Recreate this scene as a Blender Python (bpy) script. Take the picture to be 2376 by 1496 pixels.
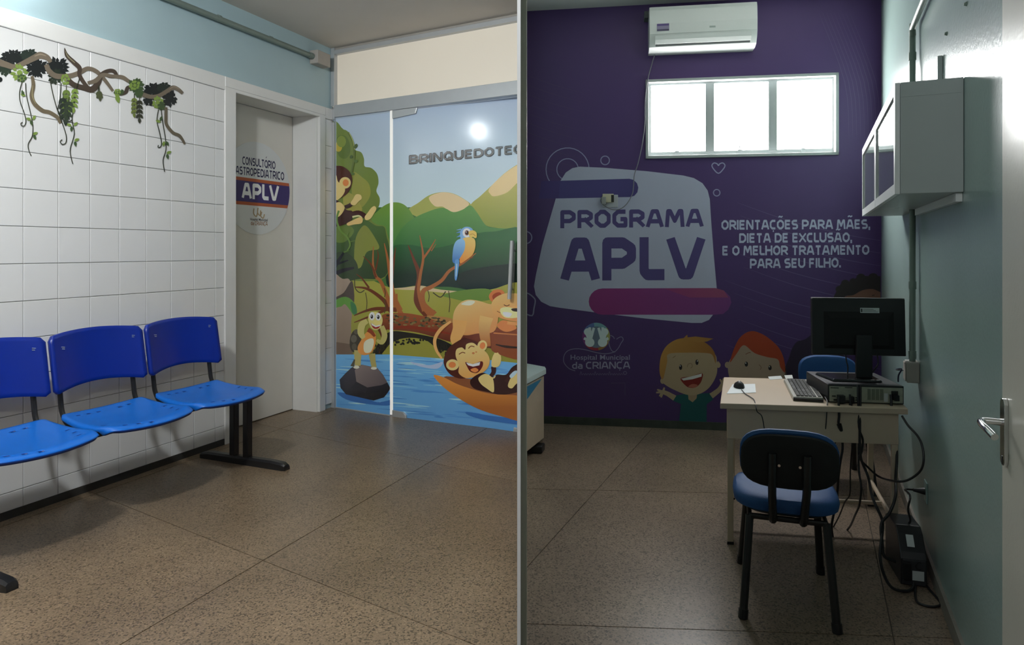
import bpy, bmesh, math, random
from mathutils import Vector, Matrix
from mathutils.geometry import tessellate_polygon

for o in list(bpy.data.objects):
    bpy.data.objects.remove(o)
random.seed(7)
scene = bpy.context.scene
COL = scene.collection

# ------------------------------------------------------------------ camera
F, CX, HY, HC = 1550.0, 1188.0, 580.0, 1.35      # focal length (px), principal column, horizon row, eye height
cam_d = bpy.data.cameras.new('camera')
cam = bpy.data.objects.new('camera', cam_d)
COL.objects.link(cam)
cam.location = (0, 0, HC)
cam.rotation_euler = (math.pi / 2, 0, 0)
cam_d.sensor_fit = 'HORIZONTAL'
cam_d.sensor_width = 36.0
cam_d.lens = F / 2376.0 * 36.0
cam_d.shift_y = -(748.0 - HY) / 2376.0
cam_d.clip_start = 0.02
scene.camera = cam

# ------------------------------------------------------------------ world and exposure
world = bpy.data.worlds.new('world')
scene.world = world
world.use_nodes = True
bg = world.node_tree.nodes['Background']
bg.inputs[0].default_value = (0.75, 0.85, 1.0, 1)
bg.inputs[1].default_value = 0.6
scene.view_settings.view_transform = 'Standard'
scene.view_settings.look = 'None'
scene.view_settings.gamma = 1.0
scene.view_settings.use_curve_mapping = False
scene.view_settings.exposure = 0.0

WINDOW_GLOW = 27.0       # frosted panes in full daylight
LAMP_MAIN = 470.0         # round ceiling lamp of the waiting room
LAMP_WALL = 200.0        # small lamp high on the tiled wall (seen mirrored in the glass)
LAMP_REAR = 120.0         # ceiling lamp behind the camera
BACKLIT_TRANSOM = 0.16

# ------------------------------------------------------------------ colour and material helpers
def lin(c):
    c = c / 255.0
    return c / 12.92 if c <= 0.04045 else ((c + 0.055) / 1.055) ** 2.4

def S(r, g, b, gain=1.0):
    return tuple(min(0.93, lin(v) * gain) for v in (r, g, b))

def newmat(name):
    m = bpy.data.materials.new(name)
    m.use_nodes = True
    nt = m.node_tree
    return m, nt, nt.nodes['Principled BSDF']

def mat(name, col, rough=0.5, metal=0.0, noise=0.0, nscale=40.0, bump=0.0, bscale=200.0, coat=0.0, spec=0.5, emit=None, estr=0.0):
    m, nt, b = newmat(name)
    b.inputs['Base Color'].default_value = (*col, 1)
    b.inputs['Roughness'].default_value = rough
    b.inputs['Metallic'].default_value = metal
    b.inputs['Specular IOR Level'].default_value = spec
    b.inputs['Coat Weight'].default_value = coat
    b.inputs['Coat Roughness'].default_value = 0.06
    tc = nt.nodes.new('ShaderNodeTexCoord')
    if noise > 0:
        n = nt.nodes.new('ShaderNodeTexNoise')
        n.inputs['Scale'].default_value = nscale
        n.inputs['Detail'].default_value = 4
        nt.links.new(tc.outputs['Object'], n.inputs['Vector'])
        r = nt.nodes.new('ShaderNodeMapRange')
        r.inputs['To Min'].default_value = 1 - noise
        r.inputs['To Max'].default_value = 1 + noise
        nt.links.new(n.outputs['Fac'], r.inputs['Value'])
        mx = nt.nodes.new('ShaderNodeVectorMath')
        mx.operation = 'SCALE'
        mx.inputs[0].default_value = col
        nt.links.new(r.outputs['Result'], mx.inputs['Scale'])
        nt.links.new(mx.outputs['Vector'], b.inputs['Base Color'])
    if bump > 0:
        n2 = nt.nodes.new('ShaderNodeTexNoise')
        n2.inputs['Scale'].default_value = bscale
        n2.inputs['Detail'].default_value = 2
        nt.links.new(tc.outputs['Object'], n2.inputs['Vector'])
        bp = nt.nodes.new('ShaderNodeBump')
        bp.inputs['Strength'].default_value = bump
        bp.inputs['Distance'].default_value = 0.002
        nt.links.new(n2.outputs['Fac'], bp.inputs['Height'])
        nt.links.new(bp.outputs['Normal'], b.inputs['Normal'])
    if emit:
        b.inputs['Emission Color'].default_value = (*emit, 1)
        b.inputs['Emission Strength'].default_value = estr
    return m

def print_mat(name, rough, coat=0.0, spec=0.5):
    m, nt, b = newmat(name)
    a = nt.nodes.new('ShaderNodeAttribute')
    a.attribute_name = 'ink'
    nt.links.new(a.outputs['Color'], b.inputs['Base Color'])
    b.inputs['Roughness'].default_value = rough
    b.inputs['Specular IOR Level'].default_value = spec
    b.inputs['Coat Weight'].default_value = coat
    b.inputs['Coat Roughness'].default_value = 0.11
    return m

def terrazzo(name, base, tint):
    m, nt, b = newmat(name)
    tc = nt.nodes.new('ShaderNodeTexCoord')
    v = nt.nodes.new('ShaderNodeTexVoronoi')
    v.inputs['Scale'].default_value = 170
    nt.links.new(tc.outputs['Object'], v.inputs['Vector'])
    rp = nt.nodes.new('ShaderNodeValToRGB')
    rp.color_ramp.interpolation = 'CONSTANT'
    els = rp.color_ramp.elements
    els[0].position = 0.0
    els[0].color = (*[c * 0.45 for c in base], 1)
    els[1].position = 0.17
    els[1].color = (*base, 1)
    e = els.new(0.55); e.color = (*[c * 1.12 for c in base], 1)
    e = els.new(0.80); e.color = (*[c * 0.80 for c in base], 1)
    e = els.new(0.92); e.color = (*[min(1, c * 1.35) for c in base], 1)
    sp = nt.nodes.new('ShaderNodeSeparateColor')
    nt.links.new(v.outputs['Color'], sp.inputs['Color'])
    nt.links.new(sp.outputs['Red'], rp.inputs['Fac'])
    n = nt.nodes.new('ShaderNodeTexNoise')
    n.inputs['Scale'].default_value = 2.2
    n.inputs['Detail'].default_value = 5
    nt.links.new(tc.outputs['Object'], n.inputs['Vector'])
    mr = nt.nodes.new('ShaderNodeMapRange')
    mr.inputs['From Min'].default_value = 0.3
    mr.inputs['From Max'].default_value = 0.7
    mr.inputs['To Min'].default_value = 0.8 * tint
    mr.inputs['To Max'].default_value = 1.12 * tint
    nt.links.new(n.outputs['Fac'], mr.inputs['Value'])
    mx = nt.nodes.new('ShaderNodeVectorMath')
    mx.operation = 'SCALE'
    nt.links.new(rp.outputs['Color'], mx.inputs[0])
    nt.links.new(mr.outputs['Result'], mx.inputs['Scale'])
    nt.links.new(mx.outputs['Vector'], b.inputs['Base Color'])
    b.inputs['Roughness'].default_value = 0.30
    b.inputs['Specular IOR Level'].default_value = 0.45
    n3 = nt.nodes.new('ShaderNodeMapRange')
    n3.inputs['To Min'].default_value = 0.29
    n3.inputs['To Max'].default_value = 0.36
    nt.links.new(n.outputs['Fac'], n3.inputs['Value'])
    nt.links.new(n3.outputs['Result'], b.inputs['Roughness'])
    return m

M = {}
M['tile'] = mat('glazed_tile', (0.80, 0.80, 0.79), 0.22, noise=0.03, nscale=3, bump=0.12, bscale=9)
M['grout'] = mat('grout', (0.36, 0.355, 0.34), 0.9, noise=0.2, nscale=30)
M['blue_wall'] = mat('pale_blue_paint', S(168, 192, 198), 0.4, noise=0.05, nscale=4, bump=0.15, bscale=120)
M['white_paint'] = mat('white_paint', (0.78, 0.775, 0.75), 0.38, noise=0.04, nscale=8, bump=0.1, bscale=90)
M['cream_door'] = mat('cream_door_paint', (0.72, 0.69, 0.62), 0.4, noise=0.05, nscale=6, bump=0.06, bscale=60)
M['ceiling'] = mat('ceiling_paint', (0.66, 0.62, 0.56), 0.8, noise=0.05, nscale=3)
M['ceiling_r'] = mat('office_ceiling_paint', (0.66, 0.67, 0.64), 0.8, noise=0.05, nscale=3)
M['baseboard'] = mat('dark_baseboard', (0.035, 0.033, 0.03), 0.5, noise=0.2, nscale=20)
M['baseboard_g'] = mat('grey_baseboard', (0.24, 0.22, 0.19), 0.5, noise=0.25, nscale=60)
M['alu'] = mat('brushed_aluminium', (0.52, 0.54, 0.55), 0.38, metal=0.35, noise=0.05, nscale=15)
M['chrome'] = mat('chrome', (0.75, 0.75, 0.75), 0.12, metal=1.0)
M['satin'] = mat('satin_steel', (0.55, 0.56, 0.56), 0.28, metal=0.5)
M['zinc'] = mat('painted_conduit', (0.20, 0.25, 0.22), 0.4, metal=0.2, noise=0.15, nscale=12)
M['grey_box'] = mat('grey_plastic_box', (0.40, 0.37, 0.33), 0.5, noise=0.08, nscale=20)
M['transom'] = mat('backlit_cream_panel', (0.80, 0.74, 0.63), 0.35, noise=0.03, nscale=2, emit=(1.0, 0.86, 0.68), estr=BACKLIT_TRANSOM)
M['glass_edge'] = mat('bright_glass_edge', (0.80, 0.84, 0.83), 0.15, spec=0.8)
M['glass_pane'] = mat('printed_glass', S(185, 200, 215), 0.10, coat=0.4)
M['seam'] = mat('glowing_glass_gap', (0.88, 0.88, 0.84), 0.3, emit=(1, 0.97, 0.9), estr=0.35)  # glow put in for light from beyond the gap
M['print_glass'] = print_mat('glass_print_ink', 0.16, coat=0.5, spec=0.6)
M['print_wall'] = print_mat('wall_print_ink', 0.5)
M['print_matte'] = print_mat('sticker_ink', 0.45)
M['purple'] = mat('purple_vinyl', S(82, 58, 112), 0.45, noise=0.06, nscale=2.5)
M['teal_wall'] = mat('pale_teal_enamel', S(152, 172, 168), 0.26, noise=0.06, nscale=3, bump=0.35, bscale=70)
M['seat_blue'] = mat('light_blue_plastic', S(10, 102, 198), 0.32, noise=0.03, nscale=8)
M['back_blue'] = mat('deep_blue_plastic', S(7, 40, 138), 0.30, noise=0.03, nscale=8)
M['rim_shade_blue'] = mat('seat_rim_shade', S(8, 52, 130), 0.35)  # darker blue paints shade into the seat holes and along the rim
M['black_steel'] = mat('black_steel', (0.012, 0.012, 0.013), 0.32, spec=0.5)
M['black_plastic'] = mat('black_plastic', (0.014, 0.014, 0.016), 0.38)
M['black_matte'] = mat('black_matte', (0.006, 0.006, 0.007), 0.75)
M['cable'] = mat('black_cable', (0.010, 0.010, 0.012), 0.45)
M['fabric'] = mat('blue_fabric', S(20, 74, 132), 0.62, noise=0.18, nscale=260, bump=0.4, bscale=500)
M['desk'] = mat('cream_laminate', (0.68, 0.53, 0.39), 0.34, noise=0.04, nscale=6)
M['desk_metal'] = mat('cream_steel', (0.58, 0.46, 0.34), 0.4, noise=0.08, nscale=12)
M['ac'] = mat('ac_plastic', (0.74, 0.76, 0.74), 0.35)
M['ac_dark'] = mat('ac_slot', (0.09, 0.10, 0.10), 0.6)
M['cab'] = mat('white_grey_laminate', (0.46, 0.50, 0.49), 0.35, noise=0.03, nscale=5)
M['cab_white'] = mat('white_cabinet_front', (0.86, 0.87, 0.86), 0.3)
M['cab_glass'] = mat('dim_cabinet_glass', (0.16, 0.19, 0.18), 0.08, coat=0.3)
M['pane'] = mat('frosted_pane', (0.9, 0.9, 0.9), 0.3, emit=(1.0, 1.0, 0.99), estr=WINDOW_GLOW)
M['win_frame'] = mat('window_frame_paint', (0.46, 0.49, 0.49), 0.4)
M['partition'] = mat('white_partition', (0.93, 0.93, 0.92), 0.5, emit=(1, 1, 1), estr=0.0)
M['corridor'] = mat('corridor_paint', (0.14, 0.145, 0.145), 0.6, noise=0.05, nscale=3)  # kept dark so these unseen faces bounce little light
M['paper'] = mat('paper', (0.82, 0.84, 0.86), 0.7, noise=0.02, nscale=30)
M['key'] = mat('key_plastic', (0.10, 0.10, 0.095), 0.35)
M['kb'] = mat('silver_keyboard', (0.45, 0.43, 0.38), 0.4)
M['pc_panel'] = mat('galvanised_panel', (0.42, 0.43, 0.34), 0.45, metal=0.2, noise=0.3, nscale=45)
M['label_paper'] = mat('label_paper', (0.62, 0.66, 0.66), 0.6)
M['mint'] = mat('mint_laminate', (0.60, 0.70, 0.68), 0.35)
M['wedge_shade'] = mat('wedge_shade', S(60, 130, 165), 0.4)  # colour of the shadow wedge on the corner unit
M['ivory'] = mat('ivory_plastic', (0.66, 0.60, 0.44), 0.45)
M['dark_slot'] = mat('dark_slot', (0.02, 0.02, 0.018), 0.6)
M['leaf_paint'] = mat('ivory_door_enamel', (0.68, 0.65, 0.57), 0.3, noise=0.04, nscale=5, bump=0.2, bscale=80)
M['lamp_w'] = mat('lamp_glow', (0.9, 0.9, 0.9), 0.4, emit=(0.93, 0.975, 1.0), estr=LAMP_WALL)
M['lamp_a'] = mat('lamp_glow_main', (0.9, 0.9, 0.9), 0.4, emit=(0.93, 0.975, 1.0), estr=LAMP_MAIN)
M['lamp_b'] = mat('lamp_glow_rear', (0.9, 0.9, 0.9), 0.4, emit=(0.93, 0.975, 1.0), estr=LAMP_REAR)

# ------------------------------------------------------------------ geometry helpers
MW = {}          # world matrix of every object made here

class MB:
    """collects shapes; every shape is given in world coordinates (or local ones for rotated things)"""
    def __init__(self):
        self.v = []; self.f = []
    def add(self, vs, fs):
        n = len(self.v)
        self.v += [Vector(p) for p in vs]
        self.f += [tuple(i + n for i in f) for f in fs]
        return self
    def box(self, fr, a0, a1, b0, b1, c0, c1):
        p = [fr(a, b, c) for a in (a0, a1) for b in (b0, b1) for c in (c0, c1)]
        return self.add(p, [(0, 1, 3, 2), (4, 6, 7, 5), (0, 4, 5, 1), (2, 3, 7, 6), (0, 2, 6, 4), (1, 5, 7, 3)])
    def prism(self, pts, vec):
        vec = Vector(vec); n = len(pts)
        pts = [Vector(p) for p in pts]
        tri = tessellate_polygon([pts])
        top = [p + vec for p in pts]
        fs = [tuple(t) for t in tri] + [tuple(i + n for i in reversed(t)) for t in tri]
        fs += [(i, (i + 1) % n, (i + 1) % n + n, i + n) for i in range(n)]
        return self.add(pts + top, fs)
    def tube(self, pts, r, seg=10, smooth=0, caps=True, flat=1.0):
        pts = [Vector(p) for p in pts]
        if smooth:
            pts = spline(pts, smooth, False)
        rs = r if isinstance(r, (list, tuple)) else None
        n = len(pts)
        T = []
        for i in range(n):
            t = (pts[min(i + 1, n - 1)] - pts[max(i - 1, 0)])
            T.append(t.normalized() if t.length > 1e-9 else Vector((0, 0, 1)))
        ref = Vector((0, 0, 1)) if abs(T[0].z) < 0.9 else Vector((1, 0, 0))
        N = (ref - T[0] * ref.dot(T[0])).normalized()
        vs = []
        for i in range(n):
            N = (N - T[i] * N.dot(T[i]))
            N = N.normalized() if N.length > 1e-9 else T[i].orthogonal().normalized()
            B = T[i].cross(N)
            rr = r if rs is None else rs[0] + (rs[1] - rs[0]) * i / (n - 1)
            for k in range(seg):
                a = 2 * math.pi * k / seg
                vs.append(pts[i] + N * (math.cos(a) * rr) + B * (math.sin(a) * rr * flat))
        fs = [(i * seg + k, i * seg + (k + 1) % seg, (i + 1) * seg + (k + 1) % seg, (i + 1) * seg + k)
              for i in range(n - 1) for k in range(seg)]
        if caps:
            fs += [tuple(range(seg - 1, -1, -1)), tuple((n - 1) * seg + k for k in range(seg))]
        return self.add(vs, fs)
    def loft(self, loops, caps=True):
        n = len(loops[0])
        vs = [p for l in loops for p in l]
        fs = [(i * n + k, i * n + (k + 1) % n, (i + 1) * n + (k + 1) % n, (i + 1) * n + k)
              for i in range(len(loops) - 1) for k in range(n)]
        if caps:
            fs += [tuple(range(n - 1, -1, -1)), tuple((len(loops) - 1) * n + k for k in range(n))]
        return self.add(vs, fs)

def spline(pts, sub, closed):
    n = len(pts)
    out = []
    rng = range(n) if closed else range(n - 1)
    for i in rng:
        p0 = pts[(i - 1) % n] if closed or i > 0 else pts[i]
        p1 = pts[i]
        p2 = pts[(i + 1) % n]
        p3 = pts[(i + 2) % n] if closed or i + 2 < n else p2
        for j in range(sub):
            t = j / sub
            t2, t3 = t * t, t * t * t
            out.append(0.5 * ((2 * p1) + (p2 - p0) * t + (2 * p0 - 5 * p1 + 4 * p2 - p3) * t2 + (3 * p1 - p0 - 3 * p2 + p3) * t3))
    if not closed:
        out.append(pts[-1])
    return out

def setprops(o, label=None, cat=None, group=None, kind=None):
    if label: o['label'] = label
    if cat: o['category'] = cat
    if group: o['group'] = group
    if kind: o['kind'] = kind
    return o

def thing(name, label, cat=None, loc=(0, 0, 0), rz=0.0, group=None, kind=None):
    o = bpy.data.objects.new(name, None)
    o.empty_display_size = 0.05
    COL.objects.link(o)
    o.location = loc
    o.rotation_euler = (0, 0, rz)
    MW[o] = Matrix.Translation(Vector(loc)) @ Matrix.Rotation(rz, 4, 'Z')
    return setprops(o, label, cat, group, kind)

def make_mesh(name, mb, material, smooth=False):
    me = bpy.data.meshes.new(name)
    me.from_pydata([tuple(v) for v in mb.v], [], mb.f)
    me.validate()
    bm = bmesh.new(); bm.from_mesh(me)
    bmesh.ops.recalc_face_normals(bm, faces=bm.faces)
    bm.to_mesh(me); bm.free()
    if smooth:
        for p in me.polygons: p.use_smooth = True
    me.materials.append(material)
    return me

def part(name, mb, material, parent=None, label=None, cat=None, group=None, kind=None, smooth=False, bevel=0.0, local=False, mesh=None):
    """one mesh object; with a parent its world-space shape is moved into the parent's space"""
    me = mesh or make_mesh(name, mb, material, smooth)
    o = bpy.data.objects.new(name, me)
    COL.objects.link(o)
    if parent:
        if not local and mesh is None:
            me.transform(MW[parent].inverted())
        o.parent = parent
        MW[o] = MW[parent]
    else:
        xs = [v.co for v in me.vertices]
        lo = [min(c[i] for c in xs) for i in range(3)]
        hi = [max(c[i] for c in xs) for i in range(3)]
        loc = Vector(((lo[0] + hi[0]) / 2, (lo[1] + hi[1]) / 2, lo[2]))
        me.transform(Matrix.Translation(-loc))
        o.location = loc
        MW[o] = Matrix.Translation(loc)
    if smooth:
        for p in me.polygons: p.use_smooth = True
        if smooth == 'angle':
            me.set_sharp_from_angle(angle=math.radians(35))
    if bevel:
        b = o.modifiers.new('bevel', 'BEVEL')
        b.width = bevel; b.segments = 2; b.limit_method = 'ANGLE'
    return setprops(o, label, cat, group, kind)

def copy_tree(o, parent=None):
    c = o.copy()
    COL.objects.link(c)
    c.parent = parent
    for ch in list(o.children):
        copy_tree(ch, c)
    return c

# ------------------------------------------------------------------ the two rooms in plan
def ray(px, py):
    return Vector(((px - CX) / F, 1.0, (HY - py) / F))

def floor_pt(px, py):
    z = F * HC / (py - HY)
    return Vector(((px - CX) / F * z, z, 0))

def at(px, py, depth):
    return Vector((0, 0, HC)) + ray(px, py) * depth

class Wall:
    def __init__(self, O, u, n):
        self.O = Vector((O[0], O[1], 0)); self.u = Vector((u[0], u[1], 0)).normalized(); self.n = Vector((n[0], n[1], 0)).normalized()
    def P(self, s, d, h):
        return self.O + self.u * s + self.n * d + Vector((0, 0, h))
    def at(self, px, py, off=0.0):
        r = ray(px, py)
        t = (self.n.dot(self.O) + off - 0.0) / self.n.dot(r)
        return Vector((0, 0, HC)) + r * t
    def sh(self, px, py, off=0.0):
        p = self.at(px, py, off) - self.O
        return self.u.dot(p), p.z
    def s(self, px, off=0.0):
        return self.sh(px, HY, off)[0]
    def h(self, px, py, off=0.0):
        return self.sh(px, py, off)[1]

def yl(x): return HY + 363.95 * (1830 - x) / 1060      # foot of the tiled wall
def yg(x): return HY + 395.85 * (x + 1682) / 2667      # foot of the glass wall
def yp(x): return HY + 408.9 * (x + 9000) / 10450      # foot of the purple wall
def yr(x): return HY + 432.1 * (x - 1886) / 159        # foot of the right-hand wall

c0 = floor_pt(770, yg(770))
LWv = floor_pt(200, yl(200)) - floor_pt(700, yl(700))
LW = Wall(floor_pt(770, yl(770)), LWv, (-LWv.y, LWv.x))
GWv = floor_pt(1150, yg(1150)) - floor_pt(800, yg(800))
GW = Wall(c0, GWv, (GWv.y, -GWv.x))
PWv = floor_pt(2000, yp(2000)) - floor_pt(1300, yp(1300))
PW = Wall(floor_pt(1208, yp(1208)), PWv, (PWv.y, -PWv.x))
RWv = floor_pt(2200, yr(2200)) - floor_pt(2100, yr(2100))
RW = Wall(floor_pt(2045, yp(2045)), RWv, (RWv.y, -RWv.x))
CEIL_L, CEIL_R = 3.08, 3.22
DOOR_AJAR = math.radians(4.0)  # leaf turned so that the wall lamp's reflection lands on it
hinge = GW.at(911, HY)
ca, sa = math.cos(DOOR_AJAR), math.sin(DOOR_AJAR)
GDv = Vector((GW.u.x * ca - GW.u.y * sa, GW.u.x * sa + GW.u.y * ca))
GD = Wall(hinge, GDv, (GDv.y, -GDv.x))
LWF = lambda s, d, h: LW.P(s, d, h)
GWF = lambda s, d, h: GW.P(s, d, h)
GDF = lambda s, d, h: GD.P(s, d, h)
PWF = lambda s, d, h: PW.P(s, d, h)
RWF = lambda s, d, h: RW.P(s, d, h)
IDF = lambda a, b, c: Vector((a, b, c))
PDIR = Vector((16 / F, 1, 0)).normalized()              # run of the thin partition between the rooms
PNRM = Vector((PDIR.y, -PDIR.x, 0))
PTF = lambda s, d, h: PDIR * s + PNRM * d + Vector((0, 0, h))
REAR = -1.0

# ================================================================== THE SETTING
def clip_poly(poly, p, n):
    """keep the part of a convex plan polygon where (q - p).n >= 0"""
    out = []
    m = len(poly)
    for i in range(m):
        a, b = poly[i], poly[(i + 1) % m]
        da = (a[0] - p[0]) * n[0] + (a[1] - p[1]) * n[1]
        db = (b[0] - p[0]) * n[0] + (b[1] - p[1]) * n[1]
        if da >= 0: out.append(a)
        if da * db < 0:
            t = da / (da - db)
            out.append((a[0] + (b[0] - a[0]) * t, a[1] + (b[1] - a[1]) * t))
    return out

fl_base = MB().box(IDF, -5.2, 3.4, -1.2, 6.6, -0.10, -0.006)
floor = part('floor', fl_base, mat('joint_filler', (0.09, 0.075, 0.06), 0.8), label='speckled brown terrazzo floor cast in large slabs', kind='structure')
TZ = [terrazzo('terrazzo_%d' % i, (0.192, 0.138, 0.088), t) for i, t in enumerate((1.0, 1.06, 0.94))]
TZR = [terrazzo('brightened_terrazzo_%d' % i, (0.255, 0.188, 0.134), t) for i, t in enumerate((1.0, 1.06, 0.93))]  # same terrazzo made paler to brighten the office and its bounce light

def slabs(J, a, b, size, planes, mats):
    a = Vector(a).normalized(); b = Vector(b).normalized()
    for i in range(-6, 7):
        for j in range(-6, 7):
            g = 0.0022
            poly = []
            for (ii, jj) in ((0, 0), (1, 0), (1, 1), (0, 1)):
                q = J + a * ((i + ii) * size + (g if ii == 0 else -g)) + b * ((j + jj) * size + (g if jj == 0 else -g))
                poly.append((q.x, q.y))
            for (p, n) in planes:
                if poly: poly = clip_poly(poly, p, n)
            if len(poly) < 3: continue
            area = abs(sum(poly[k][0] * poly[(k + 1) % len(poly)][1] - poly[(k + 1) % len(poly)][0] * poly[k][1] for k in range(len(poly)))) / 2
            if area < 0.01: continue
            clean = []
            for q in poly:
                if not clean or (Vector(q) - Vector(clean[-1])).length > 1e-4: clean.append(q)
            mb = MB().prism([(x, y, -0.02) for x, y in clean], (0, 0, 0.02))
            part('slab', mb, random.choice(mats), floor)

EDGE_FAR_L = [(GW.P(0, -0.06, 0), GW.n), (LW.P(0, -0.34, 0), LW.n), (PTF(0, 0, 0), -PNRM), (Vector((0, REAR, 0)), Vector((0, 1, 0)))]
slabs(floor_pt(610, 1300), LW.u, Vector((-0.84, 0.545, 0)), 1.46, EDGE_FAR_L, TZ)
EDGE_FAR_R = [(PW.P(0, -0.02, 0), PW.n), (Vector((2.95, 0, 0)), Vector((-1, 0, 0))), (PTF(0, 0, 0), PNRM), (Vector((0, REAR, 0)), Vector((0, 1, 0)))]
slabs(floor_pt(1384, 1137), RW.u, (PW.u + Vector((0.0, 0.09, 0))), 1.46, EDGE_FAR_R, TZR)

# ceilings
def ceil_poly(planes, z, name, m, label):
    poly = [(-5.2, -1.2), (3.4, -1.2), (3.4, 6.6), (-5.2, 6.6)]
    for (p, n) in planes: poly = clip_poly(poly, p, n)
    part(name, MB().prism([(x, y, z) for x, y in poly], (0, 0, 0.12)), m, label=label, kind='structure')
ceil_poly([(GW.P(0, -0.1, 0), GW.n), (LW.P(0, -0.36, 0), LW.n), (PTF(0, 0.0, 0), -PNRM), (Vector((0, REAR - .1, 0)), Vector((0, 1, 0)))], CEIL_L, 'ceiling', M['ceiling'], 'plain grey-beige ceiling above the blue seats')
ceil_poly([(PW.P(0, -0.16, 0), PW.n), (Vector((2.95, 0, 0)), Vector((-1, 0, 0))), (PTF(0, 0.0, 0), PNRM), (Vector((0, REAR - .1, 0)), Vector((0, 1, 0)))], CEIL_R, 'ceiling', M['ceiling_r'], 'pale ceiling above the purple wall')

# tiled wall on the left with its door opening
S_OPEN0, S_OPEN1 = LW.s(737), LW.s(542)
S_FR0, S_FR1 = LW.s(750), LW.s(517)
H_OPEN = 2.485
H_TILE, H_BAND, H_BASE = 2.462, 2.556, 0.040
SMAX = (LW.O.y - REAR) / abs(LW.u.y)
wl = MB()
wl.box(LWF, -0.25, S_OPEN0 - 0.0, -0.35, 0, 0, CEIL_L)
wl.box(LWF, S_OPEN1, SMAX, -0.35, 0, 0, CEIL_L)
wl.box(LWF, S_OPEN0, S_OPEN1, -0.35, 0, H_OPEN, CEIL_L)
wl.box(LWF, S_OPEN0, S_OPEN1, -0.35, -0.30, 0, H_OPEN)
wall_left = part('wall_left', wl, M['blue_wall'], label='left wall, pale blue paint above white square tiles', kind='structure')
bk = MB()
bk.box(LWF, S_FR1, SMAX - 0.02, 0, 0.008, H_BASE, H_TILE)
bk.box(LWF, 0.0, S_FR0, 0, 0.008, H_BASE, H_TILE)
part('grout_bed', bk, M['grout'], wall_left)
band = MB().box(LWF, 0.0, SMAX - 0.02, 0, 0.022, H_TILE, H_BAND)
part('top_band', band, M['white_paint'], wall_left, bevel=0.004)

TW, TH, GAP = 0.1770, 0.1913, 0.0030
tile_meshes = {}
def tile_mesh(w, h):
    key = (round(w, 3), round(h, 3))
    if key not in tile_meshes:
        e = 0.0018
        mb = MB()
        vs = [(-w/2, 0, -h/2), (w/2, 0, -h/2), (w/2, 0, h/2), (-w/2, 0, h/2),
              (-w/2, 0.0035, -h/2), (w/2, 0.0035, -h/2), (w/2, 0.0035, h/2), (-w/2, 0.0035, h/2),
              (-w/2 + e, 0.005, -h/2 + e), (w/2 - e, 0.005, -h/2 + e), (w/2 - e, 0.005, h/2 - e), (-w/2 + e, 0.005, h/2 - e)]
        fs = [(8, 9, 10, 11)]
        for a in (0, 4):
            fs += [(a + i, a + (i + 1) % 4, a + 4 + (i + 1) % 4, a + 4 + i) for i in range(4)]
        mb.add(vs, fs)
        tile_meshes[key] = make_mesh('tile', mb, M['tile'])
    return tile_meshes[key]

rot_lw = Matrix(((LW.u.x, LW.n.x, 0, 0), (LW.u.y, LW.n.y, 0, 0), (0, 0, 1, 0), (0, 0, 0, 1)))
inv_wl = MW[wall_left].inverted()
def tile_row_edges():
    hs = [1.280 + TH * n for n in range(-7, 8)]
    return [H_BASE] + [h for h in hs if H_BASE + 0.02 < h < H_TILE - 0.06] + [H_TILE]
def lay_tiles(edges):
    rows = tile_row_edges()
    for i in range(len(edges) - 1):
        for j in range(len(rows) - 1):
            s0, s1, h0, h1 = edges[i], edges[i + 1], rows[j], rows[j + 1]
            w, h = s1 - s0 - GAP, h1 - h0 - GAP
            me = tile_mesh(w, h)
            o = bpy.data.objects.new('tile', me)
            COL.objects.link(o)
            o.parent = wall_left
            jig = Matrix.Rotation(random.uniform(-0.0018, 0.0018), 4, 'X') @ Matrix.Rotation(random.uniform(-0.0018, 0.0018), 4, 'Z')
            o.matrix_local = inv_wl @ Matrix.Translation(LW.P((s0 + s1) / 2, 0.0085 + random.uniform(0, 0.0006), (h0 + h1) / 2)) @ rot_lw @ jig
s_first = LW.s(526) + 0.0
edges = [S_FR1]
s = LW.s(496)
while s < 3.95:
    edges.append(s); s += TW
lay_tiles(edges)
lay_tiles([0.012, S_FR0])

# skirting of the tiled wall
bb = MB()
bb.box(LWF, S_FR1, SMAX - 0.02, 0, 0.016, 0, H_BASE)
part('baseboard_left', bb, M['baseboard'], label='low dark baseboard under the white tiles', kind='structure')

# door 1: plain door set deep in the tiled wall
d1 = thing('door_1', 'closed cream door deep in a white painted frame, beside the tiles', loc=LW.P((S_OPEN0 + S_OPEN1) / 2, 0, 0), kind='structure')
DD = -0.25
fr = MB()
fr.box(LWF, S_OPEN1, S_FR1, -0.02, 0.024, 0, H_OPEN)
fr.box(LWF, S_FR0, S_OPEN0, -0.02, 0.024, 0, H_OPEN)
part('frame', fr, M['white_paint'], d1, bevel=0.003)
fh = MB().box(LWF, S_FR0, S_FR1, -0.02, 0.026, H_OPEN, H_BAND - 0.002)
part('frame_head', fh, M['white_paint'], d1, bevel=0.003)
rv = MB()
rv.box(LWF, S_OPEN1 - 0.012, S_OPEN1, DD, 0.0, 0, H_OPEN)
rv.box(LWF, S_OPEN0, S_OPEN0 + 0.012, DD, 0.0, 0, H_OPEN)
rv.box(LWF, S_OPEN0, S_OPEN1, DD, 0.0, H_OPEN - 0.012, H_OPEN)
part('reveal', rv, M['white_paint'], d1)
lf = MB().box(LWF, S_OPEN0 + 0.014, S_OPEN1 - 0.014, DD - 0.035, DD, 0.006, H_OPEN - 0.014)
part('door_leaf', lf, M['cream_door'], d1, bevel=0.002)

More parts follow.
